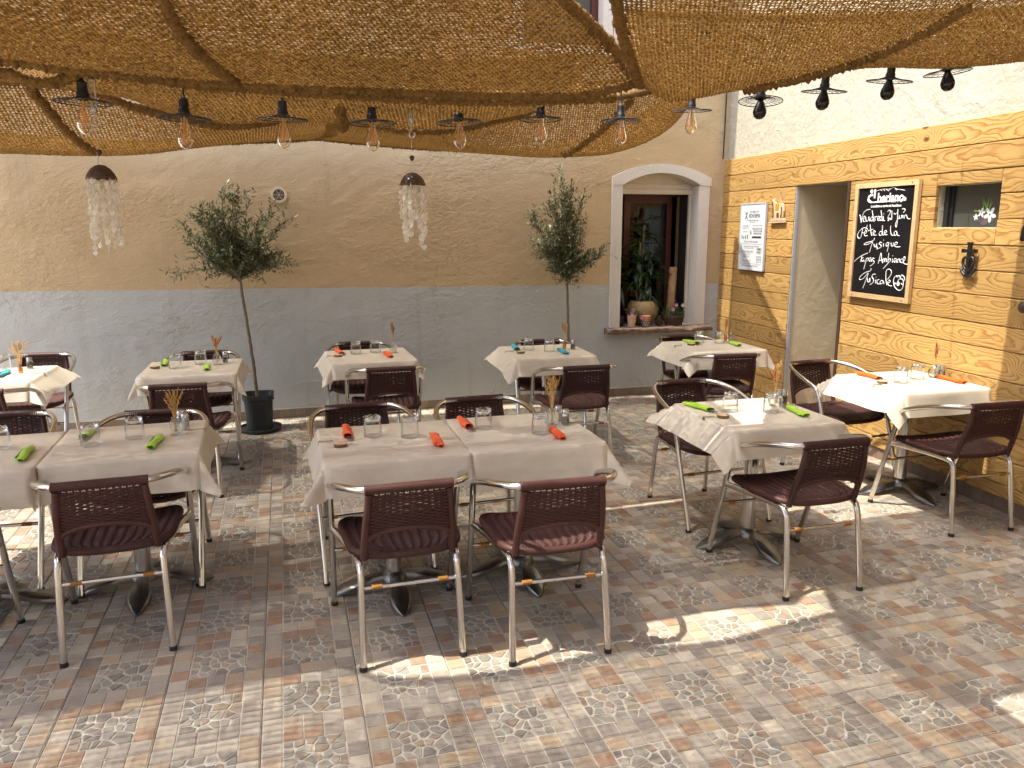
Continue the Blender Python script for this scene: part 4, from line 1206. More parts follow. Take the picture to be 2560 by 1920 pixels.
SHORT = {'A': 'blue table at the left edge', 'B': 'green table by the left olive tree', 'C': 'second front table from the left', 'D': 'front table at the left edge', 'E': 'orange table below the vent', 'F': 'blue table by the right olive tree',
         'G': 'left table of the centre pair', 'H': 'right table of the centre pair', 'I': 'green table below the arched window', 'J': 'lone green table at right', 'K': 'orange table by the planks'}
glass0 = build_glass(); salt0 = build_shaker('salt'); pep0 = build_shaker('pepper'); slice0 = build_slice(); clip0 = build_clip(); naps = {}
pools = {}
def take(key, proto):
    if key not in pools: pools[key] = True; return proto
    return copy_tree(proto)
tz = TZ + 0.0022
for k, its in ITEMS.items():
    cx, cy, ca = TABLES[k]
    ng = sum(1 for i in its if i[0] == 'g'); gi = 0; nn_ = sum(1 for i in its if i[0] == 'n'); ni = 0
    for it in its:
        x, y = it[1], it[2]
        x = min(max(x, cx - 0.265), cx + 0.258); y = min(max(y, cy - 0.265), cy + 0.265)
        if it[0] == 'g':
            o = take('g', glass0); o.location = (x, y, tz); o.rotation_euler = (0, 0, rng.uniform(0, 6))
            tag(o, 'upturned %swater glass on the %s' % (('left ', 'right ')[gi] if ng > 1 else '', SHORT[k]), 'glass', 'upturned glasses'); gi += 1
        elif it[0] in ('s', 'p'):
            o = take(it[0], salt0 if it[0] == 's' else pep0); o.location = (x, y, tz); o.rotation_euler = (0, 0, rng.uniform(0, 6))
            tag(o, '%s shaker on the %s' % (('salt' if it[0] == 's' else 'pepper'), SHORT[k]), 'shaker', 'salt and pepper shakers')
        elif it[0] == 'd':
            o = take('d', slice0); o.location = (x, y, tz); o.rotation_euler = (0, 0, rng.uniform(0, 6))
            tag(o, 'small round wood slice on the %s' % SHORT[k], 'wood slice', 'wood slices on the tables')
        elif it[0] == 'n':
            x1, y1, x2, y2 = it[1:]
            mx, my = (x1 + x2) / 2, (y1 + y2) / 2
            mx = min(max(mx, cx - 0.25), cx + 0.255); my = min(max(my, cy - 0.175), cy + 0.165)
            key, cname = NAPCOL[k]
            o = build_napkin(M[key], ord(k) + ni * 3); o.location = (mx, my, tz); o.rotation_euler = (0, 0, math.atan2(y1 - y2, x1 - x2))
            tag(o, '%s%s napkin roll with cutlery on the %s' % (('left ', 'right ')[ni] if nn_ > 1 else '', cname, SHORT[k]), 'napkin', 'napkin rolls'); ni += 1
        else:
            o = build_vase(*VASES[k]); o.location = (x, y, tz); o.rotation_euler = (0, 0, rng.uniform(0, 0.4))
            tag(o, 'little %s with dried grasses on the %s' % ('amber bottle' if it[0] == 'va' else 'clear glass bottle', SHORT[k]), 'vase', 'vases of dried flowers')
    for q, (lx, ly, ang) in enumerate(CLIPS.get(k, [])):
        a = math.radians(ca); o = take('c', clip0)
        o.location = (cx + lx * math.cos(a) - ly * math.sin(a), cy + lx * math.sin(a) + ly * math.cos(a), TZ); o.rotation_euler = (0, 0, a + ang)
        tag(o, 'clear plastic clip on the %s edge of the %s' % ('right' if lx > 0 else 'left', SHORT[k]), 'clip', 'tablecloth clips')

# ---------------------------------------------------------------- coir shade nets
def resample(pts, n):
    P = crom(pts, 10); L = [0.0]
    for a, b in zip(P[:-1], P[1:]): L.append(L[-1] + (b - a).length)
    P = np.array([tuple(p) for p in P]); s = np.linspace(0, L[-1], n)
    return np.stack([np.interp(s, L, P[:, k]) for k in range(3)], 1)

def loft(rows, nu, nv):
    """Grid [nv+1, nu+1, 3] through a list of cross curves, splined from the near one to the far one."""
    Rw = [resample(r, nu + 1) for r in rows]
    n = len(Rw); out = []
    seg = [np.linalg.norm(b - a, axis=1).mean() for a, b in zip(Rw[:-1], Rw[1:])]
    cum = np.concatenate([[0], np.cumsum(seg)]); ss = np.linspace(0, cum[-1], nv + 1)
    for s in ss:
        i = min(n - 2, int(np.searchsorted(cum, s, 'right') - 1)); t = (s - cum[i]) / (cum[i + 1] - cum[i])
        p0 = Rw[i - 1] if i > 0 else 2 * Rw[0] - Rw[1]
        p3 = Rw[i + 2] if i + 2 < n else 2 * Rw[-1] - Rw[-2]
        p1, p2 = Rw[i], Rw[i + 1]
        out.append(0.5 * (2 * p1 + (p2 - p0) * t + (2 * p0 - 5 * p1 + 4 * p2 - p3) * t * t + (3 * p1 - p0 - 3 * p2 + p3) * t ** 3))
    return np.array(out)

def strands(P, w0, seed):
    """Both strand directions of a net on grid P as tent-section ribbons; returns vertices and quads."""
    g = np.random.default_rng(seed)
    def one(G, flip):
        a, b, _ = G.shape
        du = np.gradient(G, axis=1); dv = np.gradient(G, axis=0)
        nrm = np.cross(du, dv); nrm /= np.linalg.norm(nrm, axis=2, keepdims=True) + 1e-9
        if nrm[..., 2].mean() < 0: nrm = -nrm
        sidev = dv / (np.linalg.norm(dv, axis=2, keepdims=True) + 1e-9)
        ii, jj = np.meshgrid(np.arange(b), np.arange(a))
        par = (((ii + jj) % 2) * 2 - 1)[..., None] * (1 if flip else -1)
        w = w0 * g.uniform(0.60, 1.38, (a, b, 1))
        C = G + nrm * par * 0.0024 + sidev * g.normal(0, 0.0017, (a, b, 1)) + nrm * g.normal(0, 0.0012, (a, b, 1))
        Lf = C - sidev * w * 0.5; Rt = C + sidev * w * 0.5; Cd = C - nrm * w * 0.30
        V = np.stack([Lf, Cd, Rt], 2).reshape(-1, 3)
        base = (jj * b + ii)[:, :-1] * 3; nxt = base + 3
        Q = np.concatenate([np.stack([base, base + 1, nxt + 1, nxt], -1).reshape(-1, 4), np.stack([base + 1, base + 2, nxt + 2, nxt + 1], -1).reshape(-1, 4)])
        return V, Q
    V1, Q1 = one(P, False); V2, Q2 = one(np.swapaxes(P, 0, 1), True)
    return np.concatenate([V1, V2]), np.concatenate([Q1, Q2 + len(V1)])

def rope(mb, pts, r, seed, pitch=0.0115):
    g = random.Random(seed); P = [Vector(p) for p in pts]; L = [0.0]
    for a, b in zip(P[:-1], P[1:]): L.append(L[-1] + (b - a).length)
    n = max(8, int(L[-1] / pitch)); arr = np.array([tuple(p) for p in P]); s = np.linspace(0, L[-1], n + 1)
    Q = np.stack([np.interp(s, L, arr[:, k]) for k in range(3)], 1)
    Q = [Vector(q) + Vector((g.gauss(0, 0.0018), g.gauss(0, 0.0018), g.gauss(0, 0.0018))) for q in Q]
    mb.tube(Q, [r * (1.0 + (0.22 if i % 2 else -0.16)) * g.uniform(0.84, 1.18) for i in range(n + 1)], 9)
    return Q

def hairs(mb, Q, r, n, seed, length=0.03):
    g = random.Random(seed)
    for _ in range(n):
        i = g.randrange(len(Q) - 1); p = Q[i].lerp(Q[i + 1], g.random())
        d = Vector((g.gauss(0, 1), g.gauss(0, 1), g.gauss(0, 1))).normalized()
        a = p + d * r * 0.7; c = d.cross(Vector((g.gauss(0, 1), g.gauss(0, 1), g.gauss(0, 1)))).normalized()
        l = length * g.uniform(0.3, 1.0); m_ = a + d * l * 0.6 + c * l * 0.25; e = a + d * l * 0.8 + c * l * 0.7
        t = c.cross(d).normalized() * 0.0009
        mb.poly([a - t, a + t, m_ + t, m_ - t]); mb.poly([m_ - t, m_ + t, e])

def sail(name_label, rows, cell, w, seed, seams=(), hem=0.019, fuzz=1.0, hems=(1, 1, 1, 1)):
    """rows: cross curves from the near edge to the far one. seams: (u near, u far) or lists of world points."""
    root = empty('shade_net')
    tag(root, name_label, 'shade net', 'coir shade nets over the terrace')
    plen = lambda r: sum((Vector(b) - Vector(a)).length for a, b in zip(r[:-1], r[1:]))
    lu = sum(plen(r) for r in rows) / len(rows)
    lv = sum((Vector(b[len(b) // 2]) - Vector(a[len(a) // 2])).length for a, b in zip(rows[:-1], rows[1:]))
    nu, nv = int(lu / cell), int(lv / cell)
    P = loft(rows, nu, nv)
    V_, Q_ = strands(P, w, seed)
    net = link('net', np_mesh('net', V_, Q_, M['jute'], True), root); tag(net, kind='stuff')
    fz = MB()
    for e, (line, r) in enumerate(((P[0], hem), (P[-1], hem), (P[:, 0], hem), (P[:, -1], hem))):
        if not hems[e]: continue
        mb = MB(); Q = rope(mb, [tuple(p) for p in line[::2]] + [tuple(line[-1])], r, seed + e); mb.build('hem_rope', M['rope'], root, smooth=True)
        hairs(fz, Q, r, int(420 * fuzz * len(line) * cell), seed + 40 + e)
    for e, sm in enumerate(seams):
        idx = []
        for (x_, y_, z_) in [tuple(p) for p in crom(sm, 8)]:
            d2 = ((P - np.array((x_, y_, z_))) ** 2).sum(2); idx.append(np.unravel_index(np.argmin(d2), d2.shape))
        line = [P[j, i] - np.array((0, 0, 0.013)) for j, i in idx]
        line = [np.mean(line[max(0, i - 2):i + 3], axis=0) for i in range(len(line))]
        mb = MB(); Q = rope(mb, [tuple(p) for p in line], hem * 1.02, seed + 20 + e); mb.build('seam_rope', M['rope'], root, smooth=True)
        hairs(fz, Q, hem, int(240 * fuzz), seed + 60 + e)
    # loose fibres all over
    g = np.random.default_rng(seed + 5); flat = P.reshape(-1, 3)
    for q in flat[g.integers(0, len(flat), int(len(flat) * 0.16 * fuzz))]:
        p = Vector(q) + Vector((g.normal(0, 0.006), g.normal(0, 0.006), -0.004))
        d = Vector((g.normal(), g.normal(), g.normal() * 0.5 - 0.3)).normalized(); l = 0.020 * g.uniform(0.4, 1.0)
        t = d.cross(Vector((0.3, 0.2, 1))).normalized() * 0.0007
        mb_e = p + d * l; fz.poly([p - t, p + t, mb_e])
    f = fz.build('loose_fibres', M['rope'], root); tag(f, kind='stuff')
    return root, P

CELL, WID = 0.0168, 0.0098
sail('coir shade net overhead, nearest, its rope hem running across the picture',
     [[(-2.9, 0.27, 2.60), (-1.4, 0.26, 2.48), (-0.5, 0.28, 2.425), (0.3, 0.26, 2.44), (0.72, 0.27, 2.455), (1.095, 0.220, 2.439)],
      [(-2.9, 0.48, 2.47), (-1.4, 0.48, 2.33), (-0.5, 0.48, 2.262), (0.3, 0.48, 2.262), (0.85, 0.47, 2.29), (1.15, 0.46, 2.315), (1.353, 0.450, 2.373)],
      [(-2.9, 0.76, 2.42), (-1.9, 0.75, 2.30), (-1.171, 0.740, 2.253), (-0.937, 0.740, 2.244), (-0.734, 0.740, 2.228), (-0.448, 0.731, 2.200), (0.014, 0.718, 2.177), (0.605, 0.703, 2.175), (1.066, 0.692, 2.175), (1.400, 0.685, 2.195), (1.628, 0.680, 2.251)]],
     CELL, WID, 1, seams=([(-0.208, 0.03, 2.38), (-0.167, 0.22, 2.30), (-0.103, 0.42, 2.225), (0.041, 0.70, 2.165)],))
sail('coir shade net overhead at right, sagging before the plank wall',
     [[(0.98, -0.60, 2.74), (1.8, -0.60, 2.76), (3.0, -0.55, 2.78), (4.02, -0.5, 2.84)],
      [(1.235, 0.03, 2.385), (1.8, 0.03, 2.40), (2.6, 0.03, 2.46), (3.4, 0.03, 2.55), (4.03, 0.05, 2.64)],
      [(1.636, 0.680, 2.243), (1.722, 0.680, 2.195), (1.816, 0.680, 2.187), (2.074, 0.680, 2.237), (2.398, 0.680, 2.297), (2.743, 0.680, 2.364), (3.172, 0.680, 2.383), (3.636, 0.680, 2.440), (4.05, 0.68, 2.52)],
      [(1.72, 0.98, 2.60), (2.4, 0.98, 2.62), (3.2, 0.98, 2.68), (4.07, 0.98, 2.78)]],
     CELL, WID, 2, seams=([(2.637, 0.0, 2.459), (2.595, 0.25, 2.40), (2.439, 0.50, 2.31), (2.038, 0.61, 2.226)],), hems=(1, 1, 1, 0))
sail('middle coir shade net with the clear bulbs along its near hem',
     [[(-2.9, 0.77, 2.40), (-1.9, 0.77, 2.28), (-1.097, 0.765, 2.199), (-0.746, 0.765, 2.190), (-0.686, 0.764, 2.170), (-0.605, 0.762, 2.158), (-0.528, 0.761, 2.182), (-0.456, 0.760, 2.208), (-0.320, 0.758, 2.199), (-0.090, 0.754, 2.175), (0.184, 0.750, 2.168), (0.405, 0.746, 2.162), (0.830, 0.740, 2.156), (1.219, 0.735, 2.170), (1.527, 0.732, 2.194)],
      [(-2.9, 1.2, 2.44), (-1.9, 1.23, 2.32), (-1.296, 1.270, 2.261), (-0.897, 1.300, 2.263), (-0.483, 1.329, 2.228), (-0.271, 1.343, 2.158), (-0.053, 1.356, 2.123), (0.146, 1.368, 2.134), (0.387, 1.382, 2.144), (0.460, 1.386, 2.134), (0.521, 1.389, 2.149), (0.664, 1.397, 2.134), (0.966, 1.412, 2.138), (1.203, 1.424, 2.194), (1.366, 1.432, 2.233), (1.448, 1.436, 2.28), (1.66, 1.448, 2.333)],
      [(-2.9, 1.52, 2.62), (-1.5, 1.52, 2.56), (-0.5, 1.52, 2.48), (0.2, 1.52, 2.44), (1.0, 1.54, 2.46), (1.68, 1.55, 2.52)]],
     CELL, WID, 3, seams=([(0.417, 0.93, 2.19), (0.43, 1.15, 2.15), (0.460, 1.385, 2.134)], ), hems=(1, 1, 1, 1))
sail('far left coir shade net sagging in front of the tan wall',
     [[(-2.05, 1.47, 2.36), (-1.377, 1.47, 2.275), (-0.806, 1.510, 2.278), (-0.592, 1.524, 2.243), (-0.447, 1.533, 2.191), (-0.296, 1.543, 2.161), (-0.085, 1.555, 2.124), (0.110, 1.566, 2.146), (0.36, 1.58, 2.20), (0.52, 1.60, 2.23)],
      [(-2.05, 1.98, 2.07), (-1.416, 1.983, 2.047), (-1.132, 2.0, 2.047), (-0.935, 2.012, 2.041), (-0.710, 2.024, 2.041), (-0.540, 2.034, 2.048), (-0.409, 2.041, 2.062), (-0.114, 2.056, 2.122), (0.074, 2.065, 2.178), (0.267, 2.074, 2.225), (0.38, 2.08, 2.255), (0.52, 2.09, 2.26)],
      [(-2.05, 2.8, 2.12), (-1.2, 2.8, 2.10), (-0.4, 2.8, 2.13), (0.50, 2.8, 2.26)],
      [(-2.05, 4.25, 2.34), (-1.2, 4.25, 2.30), (-0.4, 4.25, 2.30), (0.50, 4.25, 2.36)]],
     CELL, WID, 4, seams=([(-0.862, 1.51, 2.28), (-0.80, 1.75, 2.13), (-0.71, 2.02, 2.041)],), hems=(1, 1, 1, 0))
sail('far right coir shade net sagging beside the arched window',
     [[(0.45, 1.585, 2.22), (0.689, 1.597, 2.142), (1.007, 1.612, 2.146), (1.256, 1.624, 2.201), (1.427, 1.632, 2.246), (1.514, 1.636, 2.300), (1.645, 1.641, 2.322), (1.987, 1.656, 2.356), (2.327, 1.670, 2.456), (2.70, 1.70, 2.62)],
      [(0.45, 2.083, 2.26), (0.587, 2.089, 2.212), (0.817, 2.100, 2.176), (1.082, 2.111, 2.134), (1.358, 2.123, 2.108), (1.587, 2.132, 2.095), (1.794, 2.140, 2.093), (2.006, 2.148, 2.103), (2.160, 2.154, 2.121), (2.380, 2.162, 2.190), (2.538, 2.168, 2.278), (2.647, 2.172, 2.393), (2.787, 2.177, 2.579)],
      [(0.45, 2.8, 2.24), (1.2, 2.8, 2.16), (1.9, 2.8, 2.15), (2.55, 2.8, 2.28), (3.1, 2.8, 2.62)],
      [(0.45, 4.25, 2.36), (1.5, 4.25, 2.30), (2.6, 4.25, 2.36), (3.7, 4.25, 2.85)]],
     CELL, WID, 5, seams=([(2.066, 1.659, 2.36), (1.929, 1.899, 2.20), (1.798, 2.140, 2.093)],), hems=(1, 1, 0, 1))
sail('unseen coir shade net over the camera to the left, shaped to shade the floor',
     [[(-3.4, -3.6, 2.80), (-0.5, -3.6, 2.70), (1.5, -3.6, 2.80)], [(-3.4, -1.9, 2.70), (-0.7, -1.9, 2.58), (1.2, -1.9, 2.68)], [(-3.4, 0.33, 2.70), (-1.6, 0.32, 2.64), (-1.05, 0.30, 2.62), (-0.80, 0.10, 2.60), (-0.3, 0.03, 2.58), (0.10, 0.06, 2.57), (0.50, 0.0, 2.57), (0.9, 0.05, 2.58), (1.22, 0.08, 2.60)]],
     0.030, 0.0165, 6, fuzz=0.2)  # unseen net, its far edge shaped to leave the sun strip on the floor
sail('unseen coir shade net added behind the camera to the right to shade the floor',
     [[(1.6, -3.6, 2.82), (2.8, -3.6, 2.75), (4.0, -3.6, 2.85)], [(1.35, -2.1, 2.72), (2.7, -2.1, 2.66), (3.95, -2.1, 2.80)], [(1.33, -0.55, 2.82), (2.4, -0.52, 2.84), (3.9, -0.5, 2.90)]],
     0.030, 0.0165, 7, fuzz=0.2)  # unseen net added to keep stray sun streaks off the right foreground

# ---------------------------------------------------------------- bulbs on cables
def build_lamp(black):
    """Wire-shaded bulb; origin at the middle of the shade's rim."""
    root = empty('pendant_bulb')
    mb = MB(); mb.lathe([(0.0045, 0.105), (0.0065, 0.090), (0.0105, 0.084), (0.0185, 0.078), (0.0200, 0.060), (0.0205, 0.040), (0.0235, 0.036), (0.0240, 0.022), (0.0300, 0.019), (0.0305, 0.012), (0.020, 0.008)], 18, cap0=True)
    mb.tube([(0, 0, 0.104), (0.001, 0, 0.16), (0, 0, 0.215)], 0.0042, 6)
    mb.build('socket', M['black'], root, smooth=True, auto=40)
    mb = MB()
    def hoop(r, z, rad, n=40):
        mb.tube([(r * math.cos(2 * math.pi * k / n), r * math.sin(2 * math.pi * k / n), z) for k in range(n + 1)], rad, 5, cap=False)
    hoop(0.110, 0.0, 0.0024); hoop(0.030, 0.017, 0.0018); hoop(0.072, 0.0055, 0.0012)
    for k in range(22):
        a = 2 * math.pi * k / 22; c, s = math.cos(a), math.sin(a)
        mb.tube([(0.029 * c, 0.029 * s, 0.017), (0.065 * c, 0.065 * s, 0.0075), (0.110 * c, 0.110 * s, 0.0)], 0.0013, 4, cap=False)
    mb.build('wire_shade', M['black'], root)
    mb = MB()
    if black:
        mb.lathe([(0.014, 0.012), (0.0155, 0.0), (0.0235, -0.018), (0.0335, -0.045), (0.0345, -0.058), (0.029, -0.076), (0.016, -0.088), (0.001, -0.091)], 20)
        mb.build('bulb', M['black_gloss'], root, smooth=True)
    else:
        mb.lathe([(0.0135, 0.012), (0.0145, -0.004), (0.0195, -0.030), (0.0285, -0.065), (0.0320, -0.083), (0.0300, -0.100), (0.0190, -0.117), (0.0060, -0.1235), (0.001, -0.127)], 20)
        mb.build('bulb', M['bulb'], root, smooth=True)
        mb = MB()
        mb.tube([(0, 0, 0.01), (0, 0, -0.035)], 0.0035, 6)
        for k in range(8):
            a = 2 * math.pi * k / 8; c, s = math.cos(a), math.sin(a)
            mb.tube([(0.0035 * c, 0.0035 * s, -0.010), (0.0095 * c, 0.0095 * s, -0.085)], 0.0010, 4, cap=False)
        mb.build('filament', M['filament'], root)
    return root
LAMPS = [(-0.493, 0.757, 2.099), (-0.167, 0.814, 2.061), (0.190, 0.871, 2.077), (0.544, 0.927, 2.080), (0.923, 0.984, 2.102), (1.312, 1.040, 2.135), (1.728, 1.097, 2.148), (2.127, 1.153, 2.216)]
BLACK = [(2.403, 0.988, 2.248), (2.685, 0.895, 2.289), (2.974, 0.802, 2.333), (3.219, 0.709, 2.368)]
ORD = ['first', 'second', 'third', 'fourth', 'fifth', 'sixth', 'seventh', 'eighth']
l0, b0 = build_lamp(False), build_lamp(True)
for i, p in enumerate(LAMPS):
    o = l0 if i == 0 else copy_tree(l0); o.location = p; o.scale = (0.88,) * 3; o.rotation_euler = (rng.uniform(-0.06, 0.06), rng.uniform(-0.06, 0.06), rng.uniform(0, 6))
    tag(o, '%s clear amber bulb with wire shade from the left' % ORD[i], 'lamp', 'clear bulbs on the cable')
for i, p in enumerate(BLACK):
    o = b0 if i == 0 else copy_tree(b0); o.location = p; o.scale = (0.93,) * 3; o.rotation_euler = (rng.uniform(-0.1, 0.1), rng.uniform(-0.1, 0.1), rng.uniform(0, 6))
    tag(o, '%s black bulb with wire shade from the left' % ORD[i], 'lamp', 'black bulbs on the cable')
def cable(pts, label):
    mb = MB()
    full = []
    for a, b in zip(pts[:-1], pts[1:]):
        a, b = Vector(a), Vector(b); n_ = 6
        for k in range(n_):
            t = k / n_; q = a.lerp(b, t); full.append(q - Vector((0, 0, 0.02 * 4 * t * (1 - t))))
    full.append(Vector(pts[-1])); mb.tube(full, 0.0040, 5)
    o = mb.build('light_cable', M['black'], smooth=True); tag(o, label, 'cable')
cable([(-3.0, 0.45, 2.50)] + [(x, y + 0.01, z + 0.19) for x, y, z in LAMPS] + [(3.9, 1.5, 2.62)], 'black cable carrying the clear bulbs')
cable([(2.127, 1.163, 2.40)] + [(x, y, z + 0.13) for x, y, z in BLACK] + [(4.12, 0.50, 2.55)], 'black cable carrying the black bulbs')

# ---------------------------------------------------------------- turnbuckle hooks and shell chimes
def hook(x, y, ztop, zbot, label):
    root = empty('turnbuckle_hook', (x, y, 0))
    mb = MB()
    L = ztop - zbot; zb = zbot + L * 0.45
    for sx in (-1, 1): mb.box(sx * 0.0085 - 0.0022, sx * 0.0085 + 0.0022, -0.004, 0.004, zb, ztop + 0.05)
    mb.lathe([(0.0105, zb - 0.006), (0.0105, zb + 0.008)], 12, cap0=True, cap1=True); mb.lathe([(0.0105, ztop + 0.045), (0.0105, ztop + 0.06)], 12, cap0=True, cap1=True)
    mb.build('turnbuckle', M['steel'], root, smooth=True, auto=40)
    mb = MB(); P = [(0, 0, zb + 0.02), (0, 0, zbot + 0.034)]
    for k in range(11):
        a = math.pi * 0.5 + k * 0.36
        P.append((0.0 + 0.0125 * math.cos(a) , 0, zbot + 0.015 + 0.0125 * math.sin(a) * 1.1))
    mb.tube(crom([(0, 0, zb + 0.02), (0, 0, zbot + 0.036), (-0.006, 0, zbot + 0.022), (-0.010, 0, zbot + 0.010), (-0.004, 0, zbot), (0.006, 0, zbot + 0.001), (0.012, 0, zbot + 0.009), (0.0125, 0, zbot + 0.02)], 5), 0.0034, 8)
    mb.build('hook', M['steel'], root, smooth=True)
    tag(root, label, 'hook', 'steel hooks'); return root
hook(-0.463, 0.775, 2.134, 2.025, 'steel turnbuckle hook above the left shell chime')
hook(0.708, 0.933, 2.176, 2.030, 'steel turnbuckle hook above the right shell chime')
def chime(x, y, ztop, zrim, zbead, zhook, r, bottoms, seed, label):
    root = empty('shell_chime', (x, y, 0)); g = random.Random(seed)
    mb = MB()
    prof = [(0.002, ztop), (r * 0.35, ztop - 0.004), (r * 0.65, ztop - 0.016), (r * 0.86, ztop - 0.032), (r * 0.97, zrim + 0.006), (r, zrim - 0.002), (r * 0.94, zrim), (r * 0.8, ztop - 0.038), (0.01, ztop - 0.010)]
    mb.lathe(prof, 28); mb.build('coconut_dome', M['coconut'], root, smooth=True)
    mb = MB(); mb.lathe([(0.001, zbead + 0.012), (0.009, zbead + 0.008), (0.011, zbead), (0.007, zbead - 0.008), (0.001, zbead - 0.012)], 10); mb.build('bead', M['coconut'], root, smooth=True)
    th = MB(); th.tube([(0, 0, zhook), (0, 0, zbead)], 0.0009, 4)
    for k in range(3):
        a = 2.1 * k; th.tube([(0, 0, zbead), (r * 0.3 * math.cos(a), r * 0.3 * math.sin(a), ztop - 0.003)], 0.0007, 4)
    n = len(bottoms)
    for k in range(n):
        a = 2 * math.pi * (k + 0.3) / n; rr = r * (0.94 if k % 3 else 0.55)
        px, py = rr * math.cos(a), rr * math.sin(a); zb = bottoms[k]
        th.tube([(px, py, zrim), (px * 1.05, py * 1.05, zb)], 0.0005, 3)
        sh = MB(); z = zrim - 0.008
        while z > zb:
            s = g.uniform(0.0105, 0.0150); c = Vector((px * (1 + 0.05 * (zrim - z) / 0.3) + g.uniform(-0.003, 0.003), py + g.uniform(-0.003, 0.003), z))
            ax = g.uniform(0, math.pi); e1 = Vector((math.cos(ax), math.sin(ax), g.uniform(-0.3, 0.3))).normalized(); e2 = e1.cross(Vector((math.sin(ax) * 0.3, -math.cos(ax) * 0.3, 1))).normalized(); e2 = Vector((e2.x * 0.3, e2.y * 0.3, 1)).normalized()
            m_ = 7; pts = [c + e1 * math.cos(2 * math.pi * q / m_ + ax) * s * g.uniform(0.75, 1.15) + e2 * math.sin(2 * math.pi * q / m_ + ax) * s * g.uniform(0.75, 1.1) for q in range(m_)]
            nv = e1.cross(e2) * 0.0006
            sh.poly([p + nv for p in pts]); sh.poly([p - nv for p in pts][::-1])
            z -= s * g.uniform(1.25, 1.7)
        sh.build('shell_strand', M['shell'], root)
    th.build('thread', M['thread'], root)
    tag(root, label, 'wind chime', 'shell chimes')
chime(-0.463, 0.775, 1.887, 1.836, 1.929, 2.025, 0.053, [1.62, 1.59, 1.575, 1.555, 1.59, 1.64, 1.61, 1.57, 1.65, 1.61, 1.63, 1.59], 3, 'left shell chime with coconut dome hanging before the tan wall')
chime(0.706, 0.933, 1.888, 1.836, 1.946, 2.030, 0.0555, [1.575, 1.64, 1.67, 1.61, 1.62, 1.69, 1.59, 1.61, 1.65, 1.70, 1.565, 1.63], 4, 'right shell chime with coconut dome hanging before the tan wall')

# ---------------------------------------------------------------- olive trees
def leaf_faces(mb, p, d, nrm, L, W):
    s = d.cross(nrm).normalized() * W
    a, m1, m2, e = p, p + d * L * 0.35, p + d * L * 0.70, p + d * L
    cup = nrm * (-0.10 * L)
    b = len(mb.v)
    mb.v += [tuple(a), tuple(m1 - s), tuple(m1 + s), tuple(m2 - s * 0.8 + cup * 0.4), tuple(m2 + s * 0.8 + cup * 0.4), tuple(e + cup)]
    mb.face((b, b + 1, b + 2)); mb.face((b + 1, b + 3, b + 4, b + 2)); mb.face((b + 3, b + 5, b + 4))
def olive(label, base, trunk, tips, seed, leafn, L=0.042, W=0.0055):
    g = random.Random(seed); root = empty('olive_tree', base)
    B = Vector(base)
    T = [Vector(p) - B for p in trunk]
    mb = MB(); P = crom(T, 8); n_ = len(P)
    mb.tube([p + Vector((g.gauss(0, 0.0012), g.gauss(0, 0.0012), 0)) for p in P], [0.0155 - 0.006 * i / n_ for i in range(n_)], 9)
    mb.build('trunk', M['trunk'], root, smooth=True)
    br = MB(); lf = MB(); crown = T[-1]
    for tip in tips:
        tp = Vector(tip) - B
        m_ = crown.lerp(tp, 0.45) + Vector((g.gauss(0, 0.03), g.gauss(0, 0.03), g.gauss(0, 0.02)))
        P = crom([crown - Vector((0, 0, g.uniform(0, 0.06))), m_, tp], 7)
        br.tube(P, [0.0055 - 0.0045 * i / len(P) for i in range(len(P))], 5, cap=False)
        for i in range(2, len(P)):
            t = i / len(P)
            for q in range(2 if t > 0.3 else 1):
                d0 = (P[min(i + 1, len(P) - 1)] - P[i - 1]).normalized()
                d = (d0 * 0.8 + Vector((g.gauss(0, 0.6), g.gauss(0, 0.6), g.gauss(0.1, 0.45)))).normalized()
                l = g.uniform(0.06, 0.17); tw = [P[i], P[i] + d * l * 0.5 + Vector((0, 0, 0.006)), P[i] + d * l + Vector((0, 0, g.gauss(0, 0.015)))]
                tw = crom(tw, 4); br.tube(tw, [0.0017 - 0.0002 * k for k in range(len(tw))], 3, cap=False)
                for k in range(leafn):
                    s = (k + 0.5) / leafn; idx = min(len(tw) - 2, int(s * (len(tw) - 1))); p = tw[idx].lerp(tw[idx + 1], s * (len(tw) - 1) - idx)
                    ax = (tw[-1] - tw[0]).normalized()
                    sd = ax.cross(Vector((g.gauss(0, 1), g.gauss(0, 1), g.gauss(0, 1)))).normalized()
                    dd = (ax * g.uniform(0.3, 0.9) + sd * 0.8 + Vector((0, 0, 0.15))).normalized()
                    nn2 = dd.cross(sd.cross(dd)).cross(dd)
                    nv = (Vector((g.gauss(0, 0.5), g.gauss(0, 0.5), 1)) ).normalized(); nv = (nv - dd * nv.dot(dd)).normalized()
                    leaf_faces(lf, p, dd, nv, L * g.uniform(0.6, 1.2), W * g.uniform(0.8, 1.2))
    cr = br.build('branches', M['trunk'], root)
    lf.build('crown', M['olive'], root)
    tag(root, label, 'tree', 'potted olive trees')
    return root
def tips_in(g, c, rad, n, extra=()):
    out = []
    for _ in range(n):
        while True:
            v = Vector((g.uniform(-1, 1), g.uniform(-1, 1), g.uniform(-1, 1)))
            if 0.35 < v.length < 1: break
        out.append((c[0] + v.x * rad[0], c[1] + v.y * rad[1], c[2] + v.z * rad[2]))
    return out + list(extra)
g1 = random.Random(31)
